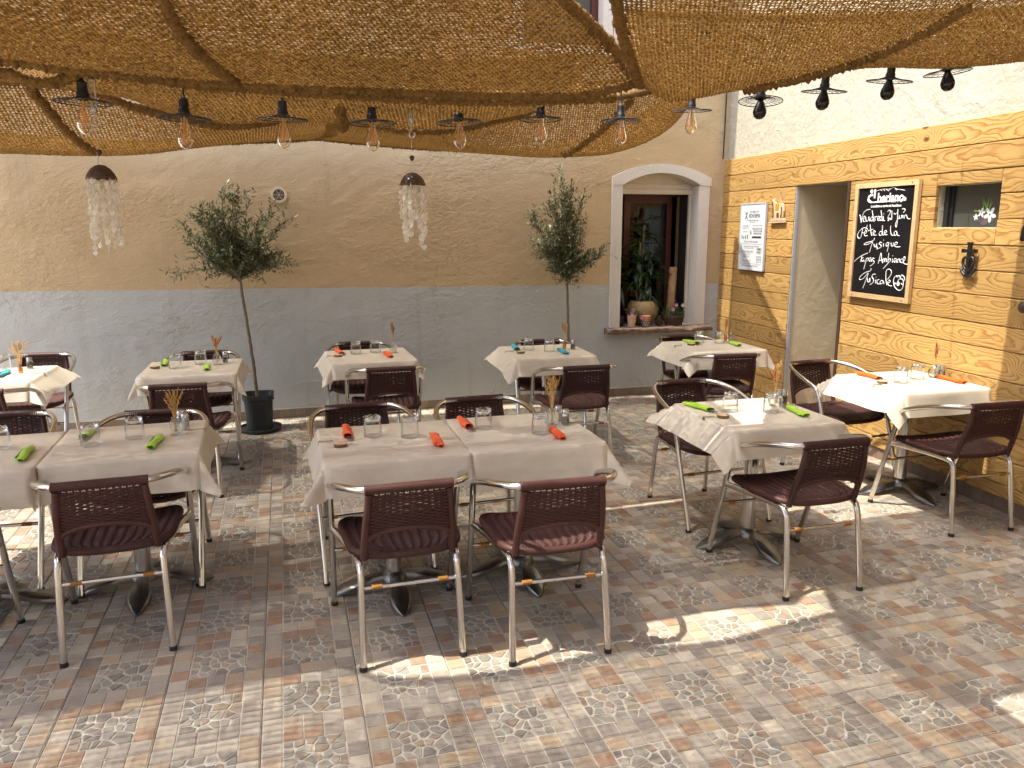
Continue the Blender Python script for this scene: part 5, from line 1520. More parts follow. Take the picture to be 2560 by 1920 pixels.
olive('potted olive tree with a wide airy crown before the back wall, left', (-0.105, 4.20, 0.03), [(-0.105, 4.20, 0.20), (-0.118, 4.20, 0.33), (-0.134, 4.20, 0.62), (-0.160, 4.20, 0.93), (-0.178, 4.20, 1.12), (-0.188, 4.20, 1.29)],
      tips_in(g1, (-0.205, 4.17, 1.58), (0.37, 0.24, 0.27), 27, [(-0.63, 4.12, 1.315), (-0.55, 4.15, 1.64), (0.155, 4.15, 1.68), (0.17, 4.12, 1.37), (-0.20, 4.2, 1.88), (-0.10, 4.2, 1.82), (-0.40, 4.2, 1.74), (0.05, 4.15, 1.36), (-0.33, 4.2, 1.78), (-0.15, 4.2, 1.90), (-0.28, 4.2, 1.86), (0.08, 4.15, 1.76), (-0.52, 4.15, 1.52)]), 5, 8, L=0.048)
g2 = random.Random(47)
olive('potted olive tree with a tall narrow crown beside the window, right', (2.665, 4.32, 0.03), [(2.665, 4.32, 0.2), (2.658, 4.31, 0.5), (2.650, 4.30, 0.75), (2.640, 4.30, 1.0), (2.634, 4.30, 1.22)],
      tips_in(g2, (2.60, 4.25, 1.58), (0.22, 0.18, 0.37), 27, [(2.58, 4.3, 2.03), (2.66, 4.3, 1.98), (2.76, 4.3, 1.88), (2.30, 4.25, 1.74), (2.27, 4.22, 1.70), (2.92, 4.2, 1.44), (2.86, 4.22, 1.36), (2.33, 4.2, 1.46), (2.40, 4.25, 1.40), (2.50, 4.3, 1.95)]), 6, 8, L=0.050, W=0.0050)
def square_pot(x, y, label, sz=1.0):
    root = empty('plant_pot', (x, y, 0))
    mb = MB(); b = 0
    prof = [(0.092, 0.022), (0.096, 0.10), (0.100, 0.20), (0.1035, 0.255), (0.1115, 0.258), (0.1125, 0.285), (0.106, 0.285), (0.102, 0.26), (0.098, 0.24)]
    sq = lambda j, k, r, z: (r * sz * min(1.22, 1.0 / max(abs(math.cos(k * math.pi / 16)), abs(math.sin(k * math.pi / 16)))), z * sz + (0.0 if z > 0.03 else 0))
    mb.lathe(prof, 32, mod=sq, cap0=True); pot = mb.build('pot_body', M['pot_grey'], root, smooth=True, auto=40)
    mb = MB()
    for k in range(13):
        z = (0.06 + k * 0.0125) * sz; w = 0.05 * sz
        mb.box(-w, w, -(0.097 + 0.045 * (z - 0.05)) * sz - 0.002, -(0.094 + 0.04 * (z - 0.05)) * sz + 0.004, z, z + 0.005)
    mb.build('ribbed_panel', M['pot_grey'], pot)
    mb = MB(); mb.lathe([(0.001, 0.24 * sz), (0.115 * sz, 0.24 * sz)], 24); mb.build('soil', M['soil'], root)
    mb = MB(); mb.lathe([(0.001, 0.004), (0.158, 0.004), (0.170, 0.014), (0.176, 0.034), (0.170, 0.036), (0.163, 0.018), (0.12, 0.014), (0.001, 0.013)], 40); mb.build('saucer', M['pot_grey'], root, smooth=True, auto=50)
    tag(root, label, 'pot', 'olive tree pots')
square_pot(-0.108, 4.20, 'dark grey square pot on a saucer under the left olive tree', 1.10)
square_pot(2.665, 4.32, 'dark grey square pot on a saucer under the right olive tree', 1.0)

# ---------------------------------------------------------------- things on the window sill
SY = BACK_Y
def leafy(mb, p, d, L, W, droop, g, n=6):
    s = d.cross(Vector((0, 0, 1))).normalized(); b = len(mb.v)
    for i in range(n + 1):
        t = i / n; w = W * math.sin(math.pi * min(1, 0.12 + 0.88 * t)) ** 0.8 if i < n else 0.0008
        q = p + d * L * t - Vector((0, 0, droop * L * t * t)); fold = Vector((0, 0, w * 0.35))
        mb.v += [tuple(q - s * w + fold), tuple(q), tuple(q + s * w + fold)]
    for i in range(n):
        a = b + 3 * i; mb.face((a, a + 1, a + 4, a + 3)); mb.face((a + 1, a + 2, a + 5, a + 4))
g = random.Random(8)
root = empty('potted_plant', (3.600, SY + 0.155, 0.6905))
mb = MB(); mb.lathe([(0.075, 0.0), (0.118, 0.040), (0.142, 0.095), (0.146, 0.135), (0.136, 0.180), (0.118, 0.208), (0.110, 0.214), (0.104, 0.208), (0.118, 0.17)], 36, cap0=True); mb.build('pot', M['glazed_pot'], root, smooth=True)
mb = MB(); mb.lathe([(0.001, 0.18), (0.118, 0.18)], 20); mb.build('soil', M['soil'], root)
st = MB(); lf = MB()
for (sx, sy, sh) in ((-0.03, 0, 0.55), (0.05, 0.02, 0.42), (-0.06, 0.03, 0.30), (0.02, -0.02, 0.26), (0.01, 0.05, 0.70)):
    st.tube(crom([(sx * 0.5, sy, 0.17), (sx, sy, 0.17 + sh * 0.5), (sx * 1.3, sy, 0.17 + sh)], 5), 0.008, 6)
    for k in range(int(26 * sh + 12)):
        z = 0.17 + sh * g.uniform(0.35, 1.05); a = g.uniform(0, 6.28); el = g.uniform(-0.1, 0.8)
        d = Vector((math.cos(a) * math.cos(el), math.sin(a) * math.cos(el) * 0.55, math.sin(el)))
        leafy(lf, Vector((sx * 1.2, sy, z)), d, g.uniform(0.16, 0.27), g.uniform(0.017, 0.026), g.uniform(0.3, 0.9), g)
for k in range(30):   # the taller foliage behind at left
    a = g.uniform(0, 6.28); el = g.uniform(-0.2, 0.9)
    leafy(lf, Vector((-0.20 + g.uniform(-0.05, 0.05), 0.10, g.uniform(0.2, 0.65))), Vector((math.cos(a) * math.cos(el), math.sin(a) * 0.4, math.sin(el))).normalized(), g.uniform(0.14, 0.22), 0.02, 0.6, g)
st.build('stems', M['trunk'], root); lf.build('foliage', M['house_leaf'], root); root.scale = (1.1, 1.0, 1.12)
tag(root, 'leafy dark green plant in a round sand-coloured pot in the arched window', 'potted plant')
# flowering plant trailing from a pale pink pot
root = empty('flower_pot', (3.402, SY - 0.030, 0.6905))
sc = lambda j, k, r, z: (r, z + (0.006 * math.cos(k * 2 * math.pi / 30 * 6) if j == 3 else 0))
mb = MB(); mb.lathe([(0.033, 0.0), (0.0345, 0.004), (0.041, 0.075), (0.0455, 0.120), (0.0435, 0.116), (0.036, 0.03)], 30, mod=sc, cap0=True); pot = mb.build('pot', M['pink_pot'], root, smooth=True, auto=50)
mb = MB()
for k in range(10):
    a = 2 * math.pi * k / 10; r_ = 0.0428
    mb.tube([(math.cos(a + 0.2 * math.cos(t)) * r_ * 1.012, math.sin(a + 0.2 * math.cos(t)) * r_ * 1.012, 0.088 + 0.009 * math.sin(t)) for t in [q * 0.785 for q in range(9)]], 0.0010, 4, cap=False)
mb.build('lace_band', M['terracotta'], pot)
lf = MB()
for k in range(150):
    u = g.random(); c = Vector((-0.05 + 0.17 * u + g.gauss(0, 0.014), 0.03 + g.gauss(0, 0.02), 0.155 - 0.055 * u + g.gauss(0, 0.02)))
    a = g.uniform(0, 6.28); leaf_faces(lf, c, Vector((math.cos(a), math.sin(a), g.uniform(-0.2, 0.6))).normalized(), Vector((g.gauss(0, 0.4), g.gauss(0, 0.4) - 0.4, 1)).normalized(), 0.022, 0.006)
lf.build('leaves', M['small_leaf'], root)
def flower(root, c, r, m, n=5, name='flower'):
    mb = MB(); c = Vector(c)
    for k in range(n):
        a = 2 * math.pi * k / n + 0.3; e = Vector((math.cos(a), -0.25, math.sin(a))); s = Vector((-math.sin(a), 0, math.cos(a)))
        w = r * 2.2 / n
        mb.poly([c, c + e * r * 0.5 - s * w * 0.75, c + e * r * 0.95 - s * w * 0.6, c + e * r, c + e * r * 0.95 + s * w * 0.6, c + e * r * 0.5 + s * w * 0.75])
    f = mb.build(name, m, root)
    mb = MB(); mb.lathe([(0.001, r * 0.12), (r * 0.2, r * 0.05), (r * 0.26, -r * 0.1)], 10)
    mb.v = [(c.x + x, c.y - 0.004 - z, c.z + y) for x, y, z in mb.v]; mb.build('flower_heart', M['petal_heart'], f)
for q in ((-0.014, -0.035, 0.135), (0.012, 0.0, 0.165), (0.090, -0.030, 0.098)): flower(root, q, 0.021, M['petal'])
tag(root, 'pale pink pot with trailing pink petunias on the window sill', 'flower pot')
root = empty('clay_pot', (3.553, SY - 0.028, 0.6905))
mb = MB(); mb.lathe([(0.0385, 0.0), (0.040, 0.004), (0.0475, 0.060)], 28, cap0=True); pt = mb.build('body', M['painted_clay'], root, smooth=True)
mb = MB(); mb.lathe([(0.0478, 0.058), (0.052, 0.060), (0.0535, 0.088), (0.050, 0.104), (0.045, 0.103), (0.045, 0.07)], 28); mb.build('rim', M['terracotta'], root, smooth=True, auto=40)
mb = MB(); mb.lathe([(0.0505, 0.1045), (0.048, 0.109), (0.001, 0.109)], 24); mb.build('sand_fill', M['ply'], root, smooth=True, auto=40)
mb = MB()
for row in range(2):
    for k in range(12):
        a = 2 * math.pi * (k + 0.5 * row) / 12; r_ = 0.0428 + row * 0.0030; z = 0.018 + row * 0.023
        c = Vector((r_ * math.cos(a), r_ * math.sin(a), z)); s = Vector((-math.sin(a), math.cos(a), 0)) * 0.006; u_ = Vector((0, 0, 0.008)); o_ = Vector((math.cos(a), math.sin(a), 0)) * 0.0012
        mb.poly([c + o_ - s, c + o_ - u_, c + o_ + s, c + o_ + u_])
mb.build('painted_diamond', M['decal_white'], pt)
tag(root, 'small painted clay pot with terracotta rim on the window sill', 'pot')
root = empty('pine_cone', (3.700, SY - 0.025, 0.6905))
mb = MB()
for k in range(95):
    t = k / 95; a = k * 2.39996; z = 0.004 + 0.098 * t; r_ = 0.043 * math.sin(math.pi * (0.28 + 0.66 * t)) * (1.05 - 0.45 * t)
    d = Vector((math.cos(a), math.sin(a), 0.35)).normalized(); s = Vector((-math.sin(a), math.cos(a), 0)); c = Vector((math.cos(a) * r_ * 0.75, math.sin(a) * r_ * 0.75, z)); w = 0.010 * (1.1 - 0.6 * t)
    b = len(mb.v); tip = c + d * 0.016 * (1.1 - 0.5 * t)
    mb.v += [tuple(q) for q in (c - s * w * 0.5, c + s * w * 0.5, tip + s * w, tip - s * w, tip + Vector((0, 0, 0.004)) + d * 0.003, tip - Vector((0, 0, 0.005)))]
    for q in ((0, 1, 2, 4, 3), (0, 3, 5, 2, 1), (3, 4, 2, 5)): mb.face([b + i for i in q])
mb.lathe([(0.02, 0.002), (0.030, 0.03), (0.022, 0.07), (0.003, 0.10)], 10)
mb.build('scales', M['cone_scale'], root)
tag(root, 'brown pine cone standing on the window sill', 'pine cone')
root = empty('flower_basket', (3.862, SY - 0.018, 0.6905))
mb = MB(); g = random.Random(12)
for k in range(26):
    z = 0.012 + 0.085 * k / 26; r_ = 0.070 + 0.020 * k / 26
    mb.tube([((r_ + g.gauss(0, 0.0025)) * 1.25 * math.cos(a), (r_ + g.gauss(0, 0.002)) * 0.72 * math.sin(a), z + g.gauss(0, 0.003)) for a in [2 * math.pi * q / 22 for q in range(23)]], 0.0026, 4, cap=False)
for k in range(20):
    a = 2 * math.pi * k / 20; mb.tube([(0.070 * 1.25 * math.cos(a), 0.070 * 0.72 * math.sin(a), 0.0), (0.092 * 1.25 * math.cos(a), 0.092 * 0.72 * math.sin(a), 0.105)], 0.003, 4)
mb.lathe([(0.001, 0.006), (0.066, 0.006)], 16, sx=1.25, sy=0.72)
mb.build('wickerwork', M['wicker_dark'], root)
lf = MB()
for k in range(220):
    c = Vector((g.gauss(0, 0.05), g.gauss(0, 0.025), 0.095 + abs(g.gauss(0, 0.03)))); a = g.uniform(0, 6.28)
    leaf_faces(lf, c, Vector((math.cos(a) * 0.5, math.sin(a) * 0.5, 0.9)).normalized(), Vector((math.cos(a + 1), math.sin(a + 1), 0.3)).normalized(), g.uniform(0.025, 0.05), 0.004)
lf.build('leaves', M['small_leaf'], root)
flower(root, (-0.038, -0.05, 0.165), 0.021, M['petal'], 10); flower(root, (0.008, -0.03, 0.205), 0.021, M['petal'], 10); flower(root, (0.085, -0.02, 0.200), 0.020, M['petal_white'], 10)
tag(root, 'brown wicker basket with pink and white daisies on the window sill', 'basket')
root = empty('wood_log', (3.905, SY + 0.16, 0.691))
mb = MB(); P = [(0.0, 0, 0.0), (0.004, 0, 0.12), (0.012, 0, 0.26), (0.018, 0, 0.40), (0.026, 0, 0.565)]
mb.tube(crom(P, 4), [0.040 * (1 + 0.05 * math.sin(i * 2.2)) for i in range(17)], 14); lg = mb.build('bark', M['log_wood'], root, smooth=True, auto=50)
mb = MB()
for (z, a) in ((0.14, -1.2), (0.30, -2.6), (0.44, -0.4), (0.22, -0.1), (0.50, -2.2)):
    mb.tube([(0.01 + 0.03 * math.cos(a), 0.03 * math.sin(a), z), (0.012 + 0.052 * math.cos(a), 0.052 * math.sin(a), z + 0.012)], [0.010, 0.006], 8)
mb.build('branch_stub', M['log_wood'], lg, smooth=True)
tag(root, 'upright bare wooden log leaning in the right of the window', 'log')
root = empty('dark_pot', (3.325, SY + 0.10, 0.691))
mb = MB(); mb.lathe([(0.035, 0), (0.052, 0.03), (0.056, 0.08), (0.048, 0.10), (0.042, 0.098)], 20, cap0=True); mb.build('pot_wall', M['pot_grey'], root, smooth=True)
mb = MB(); mb.lathe([(0.001, 0.085), (0.045, 0.085)], 16); mb.build('soil', M['soil'], root)
tag(root, 'small dark pot behind the pink flower pot', 'pot')

# ---------------------------------------------------------------- things hung on the plank wall (built in the wall's own frame)
def on_wall(name, s, z, out=0.006):
    return empty(name, (4.086 + math.cos(PHI) * s - math.sin(PHI) * out, math.sin(PHI) * s + math.cos(PHI) * out, z), PHI + math.pi)
# local frame of these: x to the right as seen from the courtyard, -y ... flipped so that +y points into the wall
STROKES, LOGO = [[[[0.046,0.75],[0.067,0.721],[0.088,0.673]],[[0.088,0.673],[0.093,0.721],[0.12,0.768],[0.173,0.793],[0.24,0.799]],[[0.114,0.706],[0.146,0.713],[0.154,0.726],[0.134,0.735],[0.115,0.724],[0.115,0.702],[0.138,0.683],[0.166,0.689]],[[0.165,0.727],[0.174,0.697],[0.2,0.686],[0.22,0.704],[0.225,0.73],[0.236,0.696],[0.252,0.687]],[[0.307,0.717],[0.28,0.727],[0.262,0.711],[0.273,0.69],[0.298,0.692],[0.308,0.714]],[[0.275,0.787],[0.299,0.739],[0.318,0.692],[0.333,0.688]],[[0.333,0.731],[0.347,0.691]],[[0.339,0.717],[0.357,0.731],[0.378,0.727]],[[0.389,0.709],[0.416,0.715],[0.417,0.728],[0.398,0.732],[0.388,0.716],[0.402,0.694],[0.427,0.694]],[[0.465,0.722],[0.44,0.729],[0.43,0.712],[0.444,0.692],[0.465,0.697]],[[0.439,0.787],[0.459,0.736],[0.478,0.694],[0.493,0.691]],[[0.49,0.732],[0.499,0.696],[0.523,0.691]],[[0.492,0.755],[0.496,0.751]],[[0.561,0.77],[0.578,0.785],[0.606,0.779],[0.604,0.755],[0.582,0.734],[0.576,0.713],[0.595,0.705],[0.591,0.691],[0.577,0.695],[0.602,0.716],[0.627,0.698]],[[0.632,0.782],[0.643,0.698]],[[0.67,0.757],[0.698,0.749],[0.731,0.766],[0.734,0.793],[0.739,0.738],[0.742,0.675],[0.736,0.633],[0.718,0.644],[0.721,0.672],[0.747,0.703],[0.77,0.716]],[[0.768,0.737],[0.771,0.713],[0.788,0.706],[0.805,0.723],[0.807,0.738],[0.816,0.712]],[[0.827,0.74],[0.835,0.712]],[[0.805,0.792],[0.837,0.794],[0.858,0.784],[0.843,0.767],[0.831,0.764]],[[0.853,0.736],[0.855,0.708]],[[0.855,0.725],[0.874,0.739],[0.895,0.728],[0.905,0.711],[0.925,0.705],[0.953,0.706]],[[0.207,0.651],[0.193,0.627],[0.135,0.624],[0.081,0.602],[0.042,0.572],[0.038,0.542],[0.067,0.523],[0.102,0.535],[0.116,0.572],[0.126,0.62]],[[0.115,0.576],[0.152,0.578]],[[0.165,0.572],[0.196,0.575],[0.208,0.59],[0.184,0.598],[0.165,0.583],[0.168,0.557],[0.194,0.548],[0.227,0.553]],[[0.172,0.607],[0.194,0.62],[0.221,0.61]],[[0.259,0.656],[0.28,0.601],[0.304,0.557],[0.322,0.555]],[[0.228,0.597],[0.325,0.611]],[[0.333,0.571],[0.36,0.578],[0.361,0.593],[0.339,0.597],[0.329,0.579],[0.343,0.558],[0.397,0.558]],[[0.49,0.589],[0.462,0.592],[0.441,0.574],[0.453,0.556],[0.483,0.558],[0.494,0.585]],[[0.491,0.648],[0.495,0.599],[0.51,0.56],[0.531,0.558]],[[0.534,0.576],[0.567,0.581],[0.571,0.595],[0.549,0.601],[0.532,0.585],[0.547,0.563],[0.591,0.562]],[[0.634,0.645],[0.64,0.599],[0.661,0.563],[0.699,0.557]],[[0.751,0.591],[0.724,0.595],[0.705,0.577],[0.719,0.557],[0.744,0.563],[0.753,0.587],[0.761,0.563],[0.802,0.554]],[[0.363,0.531],[0.347,0.505],[0.257,0.49],[0.187,0.475],[0.187,0.464],[0.247,0.468],[0.329,0.491],[0.315,0.454],[0.291,0.393]],[[0.36,0.476],[0.377,0.45],[0.397,0.447],[0.413,0.476],[0.415,0.454],[0.432,0.436]],[[0.504,0.488],[0.469,0.491],[0.458,0.477],[0.491,0.466],[0.502,0.451],[0.466,0.437],[0.42,0.427]],[[0.537,0.484],[0.539,0.452]],[[0.532,0.514],[0.535,0.511]],[[0.626,0.492],[0.596,0.488],[0.583,0.47],[0.603,0.456],[0.625,0.477]],[[0.632,0.493],[0.627,0.456],[0.612,0.409]],[[0.666,0.492],[0.679,0.463],[0.706,0.462],[0.713,0.492]],[[0.73,0.471],[0.768,0.478],[0.776,0.491],[0.752,0.496],[0.731,0.482],[0.739,0.46],[0.774,0.454],[0.832,0.456]],[[0.014,0.297],[0.069,0.327],[0.152,0.358],[0.261,0.386]],[[0.152,0.358],[0.147,0.324],[0.132,0.297]],[[0.188,0.34],[0.164,0.336],[0.15,0.313],[0.171,0.302],[0.19,0.318],[0.206,0.299]],[[0.245,0.337],[0.233,0.288],[0.211,0.229]],[[0.24,0.326],[0.27,0.34],[0.284,0.323],[0.258,0.308]],[[0.338,0.339],[0.31,0.339],[0.3,0.316],[0.32,0.307],[0.336,0.328],[0.349,0.306]],[[0.392,0.336],[0.367,0.34],[0.36,0.325],[0.386,0.314],[0.396,0.303],[0.365,0.28],[0.325,0.264]],[[0.471,0.295],[0.487,0.338],[0.506,0.391],[0.526,0.339],[0.55,0.299]],[[0.477,0.32],[0.544,0.328]],[[0.553,0.339],[0.556,0.307]],[[0.555,0.329],[0.571,0.343],[0.589,0.311]],[[0.585,0.329],[0.603,0.344],[0.619,0.312]],[[0.646,0.395],[0.643,0.348],[0.644,0.309]],[[0.643,0.327],[0.67,0.345],[0.687,0.328],[0.658,0.309],[0.622,0.283],[0.568,0.249]],[[0.717,0.346],[0.722,0.31]],[[0.717,0.373],[0.72,0.369]],[[0.783,0.347],[0.757,0.347],[0.745,0.325],[0.766,0.313],[0.783,0.337],[0.797,0.312]],[[0.81,0.344],[0.814,0.312]],[[0.812,0.334],[0.833,0.348],[0.852,0.317]],[[0.888,0.346],[0.864,0.345],[0.855,0.327],[0.879,0.314],[0.9,0.318]],[[0.899,0.321],[0.927,0.339],[0.929,0.364],[0.909,0.367],[0.9,0.346],[0.914,0.314],[0.941,0.305],[0.983,0.304]],[[0.348,0.245],[0.341,0.22],[0.258,0.202],[0.169,0.165],[0.141,0.134],[0.162,0.125],[0.225,0.144],[0.3,0.196],[0.278,0.139],[0.223,0.045]],[[0.291,0.147],[0.308,0.113],[0.331,0.114],[0.341,0.149],[0.349,0.111]],[[0.44,0.189],[0.398,0.188],[0.378,0.165],[0.407,0.144],[0.413,0.114],[0.354,0.087]],[[0.454,0.142],[0.458,0.104]],[[0.454,0.165],[0.457,0.162]],[[0.516,0.144],[0.489,0.139],[0.479,0.117],[0.501,0.101],[0.532,0.105]],[[0.587,0.136],[0.556,0.138],[0.535,0.119],[0.552,0.103],[0.578,0.113],[0.592,0.132],[0.607,0.107]],[[0.664,0.098],[0.636,0.152],[0.628,0.225],[0.664,0.248],[0.71,0.238],[0.722,0.209],[0.698,0.18],[0.663,0.153]],[[0.664,0.117],[0.709,0.129],[0.713,0.144],[0.692,0.147],[0.675,0.128],[0.695,0.1],[0.753,0.097]],[[0.815,0.195],[0.78,0.175],[0.772,0.135],[0.804,0.09],[0.88,0.063],[0.933,0.085],[0.941,0.128],[0.927,0.163],[0.88,0.168],[0.85,0.153],[0.85,0.124]],[[0.815,0.198],[0.831,0.181],[0.854,0.199],[0.884,0.179],[0.898,0.204],[0.947,0.188],[0.959,0.164],[0.936,0.149]],[[0.79,0.125],[0.806,0.126],[0.808,0.117],[0.792,0.118]],[[0.901,0.13],[0.93,0.117]]],[[[0.315,0.965],[0.369,0.974],[0.422,0.98],[0.477,0.979],[0.531,0.977],[0.583,0.98],[0.634,0.988],[0.69,0.971],[0.742,0.967],[0.823,0.957]],[[0.396,0.976],[0.426,0.964]],[[0.45,0.978],[0.474,0.961]],[[0.497,0.977],[0.548,0.96]],[[0.534,0.96],[0.584,0.979]],[[0.648,0.983],[0.682,0.961]]]]
W_, H_ = 0.648, 0.812
root = on_wall('chalkboard', 2.169, 1.553, 0.006)
fw = 0.034
mb = MB(); mb.box(-W_ / 2 + fw, W_ / 2 - fw, -0.016, -0.002, -H_ / 2 + fw, H_ / 2 - fw); mb.build('board', M['chalk_black'], root)
for (x0, x1, z0, z1) in ((-W_ / 2, W_ / 2, H_ / 2 - fw, H_ / 2), (-W_ / 2, W_ / 2, -H_ / 2, -H_ / 2 + fw), (-W_ / 2, -W_ / 2 + fw, -H_ / 2 + fw, H_ / 2 - fw), (W_ / 2 - fw, W_ / 2, -H_ / 2 + fw, H_ / 2 - fw)):
    mb = MB(); hx, hz = (x1 - x0) / 2, (z1 - z0) / 2; mb.box(-hx, hx, -0.026, -0.001, -hz, hz)
    mb.build('frame_rail', M['pale_wood'], root, loc=((x0 + x1) / 2, 0, (z0 + z1) / 2))
mb = MB()
for sx in (-1, 1):
    for sz in (-1, 1):
        mb.tube([(sx * (W_ / 2 - 0.06), -0.0265, sz * (H_ / 2 - fw / 2)), (sx * (W_ / 2 - 0.06), -0.0285, sz * (H_ / 2 - fw / 2))], 0.0045, 8)
mb.build('screw', M['steel'], root)
iw, ih_ = W_ - 2 * fw, H_ - 2 * fw
def bp(u, v, y=-0.0172): return (-iw / 2 + u * iw, y, -ih_ / 2 + v * ih_)
def stroke_mesh(strokes, r):
    mb = MB()
    for st in strokes:
        P = crom([bp(u, v) for u, v in st], 5)
        if len(P) < 2: continue
        mb.tube([(p.x, p.y, p.z) for p in P], r, 6)
    return mb
for st in STROKES: stroke_mesh([st], 0.0024).build('handwriting_stroke', M['chalk'], root)
def disc(name, u0, v0, r_):
    mb = MB(); mb.lathe([(0.001, 0), (r_, 0)], 18); c = bp(u0, v0)
    mb.v = [(c[0] + x, c[1] - 0.0004, c[2] + y) for x, y, z in mb.v]; mb.build(name, M['chalk'], root)
for st in LOGO: stroke_mesh([st], 0.0016).build('logo_ridge_line', M['chalk'], root)
disc('logo_dot', 0.239, 0.968, 0.0155); disc('chalk_dot', 0.854, 0.123, 0.0150)
for q in ((0.815, 0.889, 0.012), (0.835, 0.881, 0.013), (0.80, 0.878, 0.011)): disc('logo_leaf', *q)
mb = MB(); mb.tube([bp(0.24, 0.862), bp(0.5, 0.864), bp(0.80, 0.872)], 0.0042, 6); mb.build('logo_swoosh', M['chalk'], root)
mb = MB(); mb.tube(crom([bp(0.27, 0.93), bp(0.215, 0.925), bp(0.195, 0.90), bp(0.205, 0.875), bp(0.25, 0.863)], 5), 0.0085, 6); mb.build('logo_curl', M['chalk'], root)
mb = MB(); mb.tube([bp(0.305, 0.985), bp(0.305, 0.90)], 0.0080, 6); mb.build('logo_stem', M['chalk'], root)
c = bp(0.585, 0.897); text_obj('logo_lettering', 'beriano', 0.094, M['chalk'], root, (c[0], -0.0172, c[2]), (math.pi / 2, 0, 0), bold=0.0024, sx=0.93)
c = bp(0.515, 0.826); text_obj('tagline_lettering', "La tradition au service de l'excellence", 0.0240, M['chalk'], root, (c[0], -0.0172, c[2]), (math.pi / 2, 0, 0), bold=0.0005, sx=0.86)
tag(root, 'black chalkboard in a pale wooden frame with white handwriting', 'chalkboard')

root = on_wall('poster_sign', 3.956, 1.563, 0.006)
w, h = 0.445, 0.604
mb = MB(); mb.box(-w / 2, w / 2, -0.016, -0.001, -h / 2, h / 2); mb.build('panel', M['poster_white'], root)
mb = MB()
for (x0, x1, z0, z1) in ((-w / 2, w / 2, h / 2 - 0.009, h / 2 + 0.002), (-w / 2, w / 2, -h / 2 - 0.002, -h / 2 + 0.009), (-w / 2 - 0.002, -w / 2 + 0.009, -h / 2 + 0.009, h / 2 - 0.009), (w / 2 - 0.009, w / 2 + 0.002, -h / 2 + 0.009, h / 2 - 0.009)):
    mb.box(x0, x1, -0.020, -0.0005, z0, z1)
mb.build('metal_edge', M['grey_metal'], root)
def pt(body, x, z, size, ink='poster_ink', bold=0.0, sx=0.8, align='CENTER'):
    text_obj('print', body, size, M[ink], root, (x, -0.0164, z), (math.pi / 2, 0, 0), align, bold, 0.0001, sx)
pt("Les règles d'un", 0.02, 0.225, 0.034, 'poster_ink'); pt('BON REPAS', 0.03, 0.187, 0.046, 'poster_ink', 0.0012, 0.82)
pt('en famille ou entre amis', 0.0, 0.148, 0.026, 'poster_ink'); pt('autour de la table', 0.0, 0.131, 0.016, 'poster_grey')
pt('À PARTAGER', -0.125, 0.097, 0.022, 'poster_ink'); pt('SANS MODÉRATION', -0.125, 0.078, 0.015, 'poster_grey'); pt('ON RIT À PLEIN', -0.13, 0.045, 0.016, 'poster_grey')
pt('AUTOUR D\'UN BON REPAS', 0.09, 0.100, 0.017, 'poster_ink'); pt('SE RACONTER NOS VIES', 0.09, 0.072, 0.024, 'poster_ink', 0.0003, 0.66)
pt("AUTOUR D'UN VERRE", 0.098, 0.050, 0.024, 'poster_ink', 0.0003, 0.66); pt('REFAIRE LE MONDE', 0.098, 0.028, 0.024, 'poster_ink', 0.0003, 0.66); pt('&', -0.022, 0.038, 0.050, 'poster_ink', 0.001)
pt("Ne pas s'arrêter de parler", -0.01, -0.043, 0.030, 'poster_ink'); pt('TOUJOURS GARDER UNE PLACE POUR LE DESSERT', -0.005, -0.088, 0.017, 'poster_ink', 0, 0.72); pt('ET LE PARTAGER AVEC SES VOISINS', -0.045, -0.104, 0.014, 'poster_grey')
pt('GOÛTER UN PEU À TOUT', -0.07, -0.137, 0.030, 'poster_ink', 0.0002, 0.62); pt('MÊME SANS APPÉTIT', -0.075, -0.160, 0.018, 'poster_grey'); pt('RESTER À TABLE', -0.085, -0.180, 0.020, 'poster_grey')
pt('ENTRE COUPS DE FOURCHETTE', -0.085, -0.220, 0.019, 'poster_grey', 0, 0.62); pt('& ne pas se priver entre les repas', -0.01, -0.262, 0.026, 'poster_ink')
mb = MB()
mb.box(0.01, 0.165, -0.0168, -0.0163, -0.012, 0.006); mb.poly([(0.0, -0.0166, -0.017), (0.012, -0.0166, -0.017), (0.012, -0.0166, 0.001), (0.0, -0.0166, 0.001), (0.006, -0.0166, -0.008)])
mb.box(-0.205, 0.18, -0.0167, -0.0163, -0.066, -0.0635); mb.box(-0.20, 0.19, -0.0167, -0.0163, -0.2445, -0.2425); mb.box(-0.057, -0.0555, -0.0167, -0.0163, 0.0, 0.105)
for k, hh in enumerate((0.040, 0.026, 0.034, 0.042)): mb.box(-0.185 + k * 0.033, -0.172 + k * 0.033, -0.0167, -0.0163, -0.022, -0.022 + hh)
# crossed cutlery and the little jar and chair drawings
mb.tube([(-0.135, -0.0165, 0.160), (-0.095, -0.0165, 0.222)], 0.0032, 4); mb.tube([(-0.095, -0.0165, 0.160), (-0.135, -0.0165, 0.222)], 0.0032, 4); mb.tube([(-0.115, -0.0165, 0.175), (-0.115, -0.0165, 0.228)], 0.002, 4)
for (x0, x1, z0, z1) in ((0.10, 0.18, -0.118, -0.100), (0.10, 0.18, -0.150, -0.126)):
    mb.box(x0, x1, -0.0167, -0.0163, z0, z0 + 0.003); mb.box(x0, x1, -0.0167, -0.0163, z1 - 0.003, z1); mb.box(x0, x0 + 0.003, -0.0167, -0.0163, z0, z1); mb.box(x1 - 0.003, x1, -0.0167, -0.0163, z0, z1)
    mb.box(x0 + 0.012, x1 - 0.014, -0.0167, -0.0163, (z0 + z1) / 2 - 0.003, (z0 + z1) / 2 + 0.003)
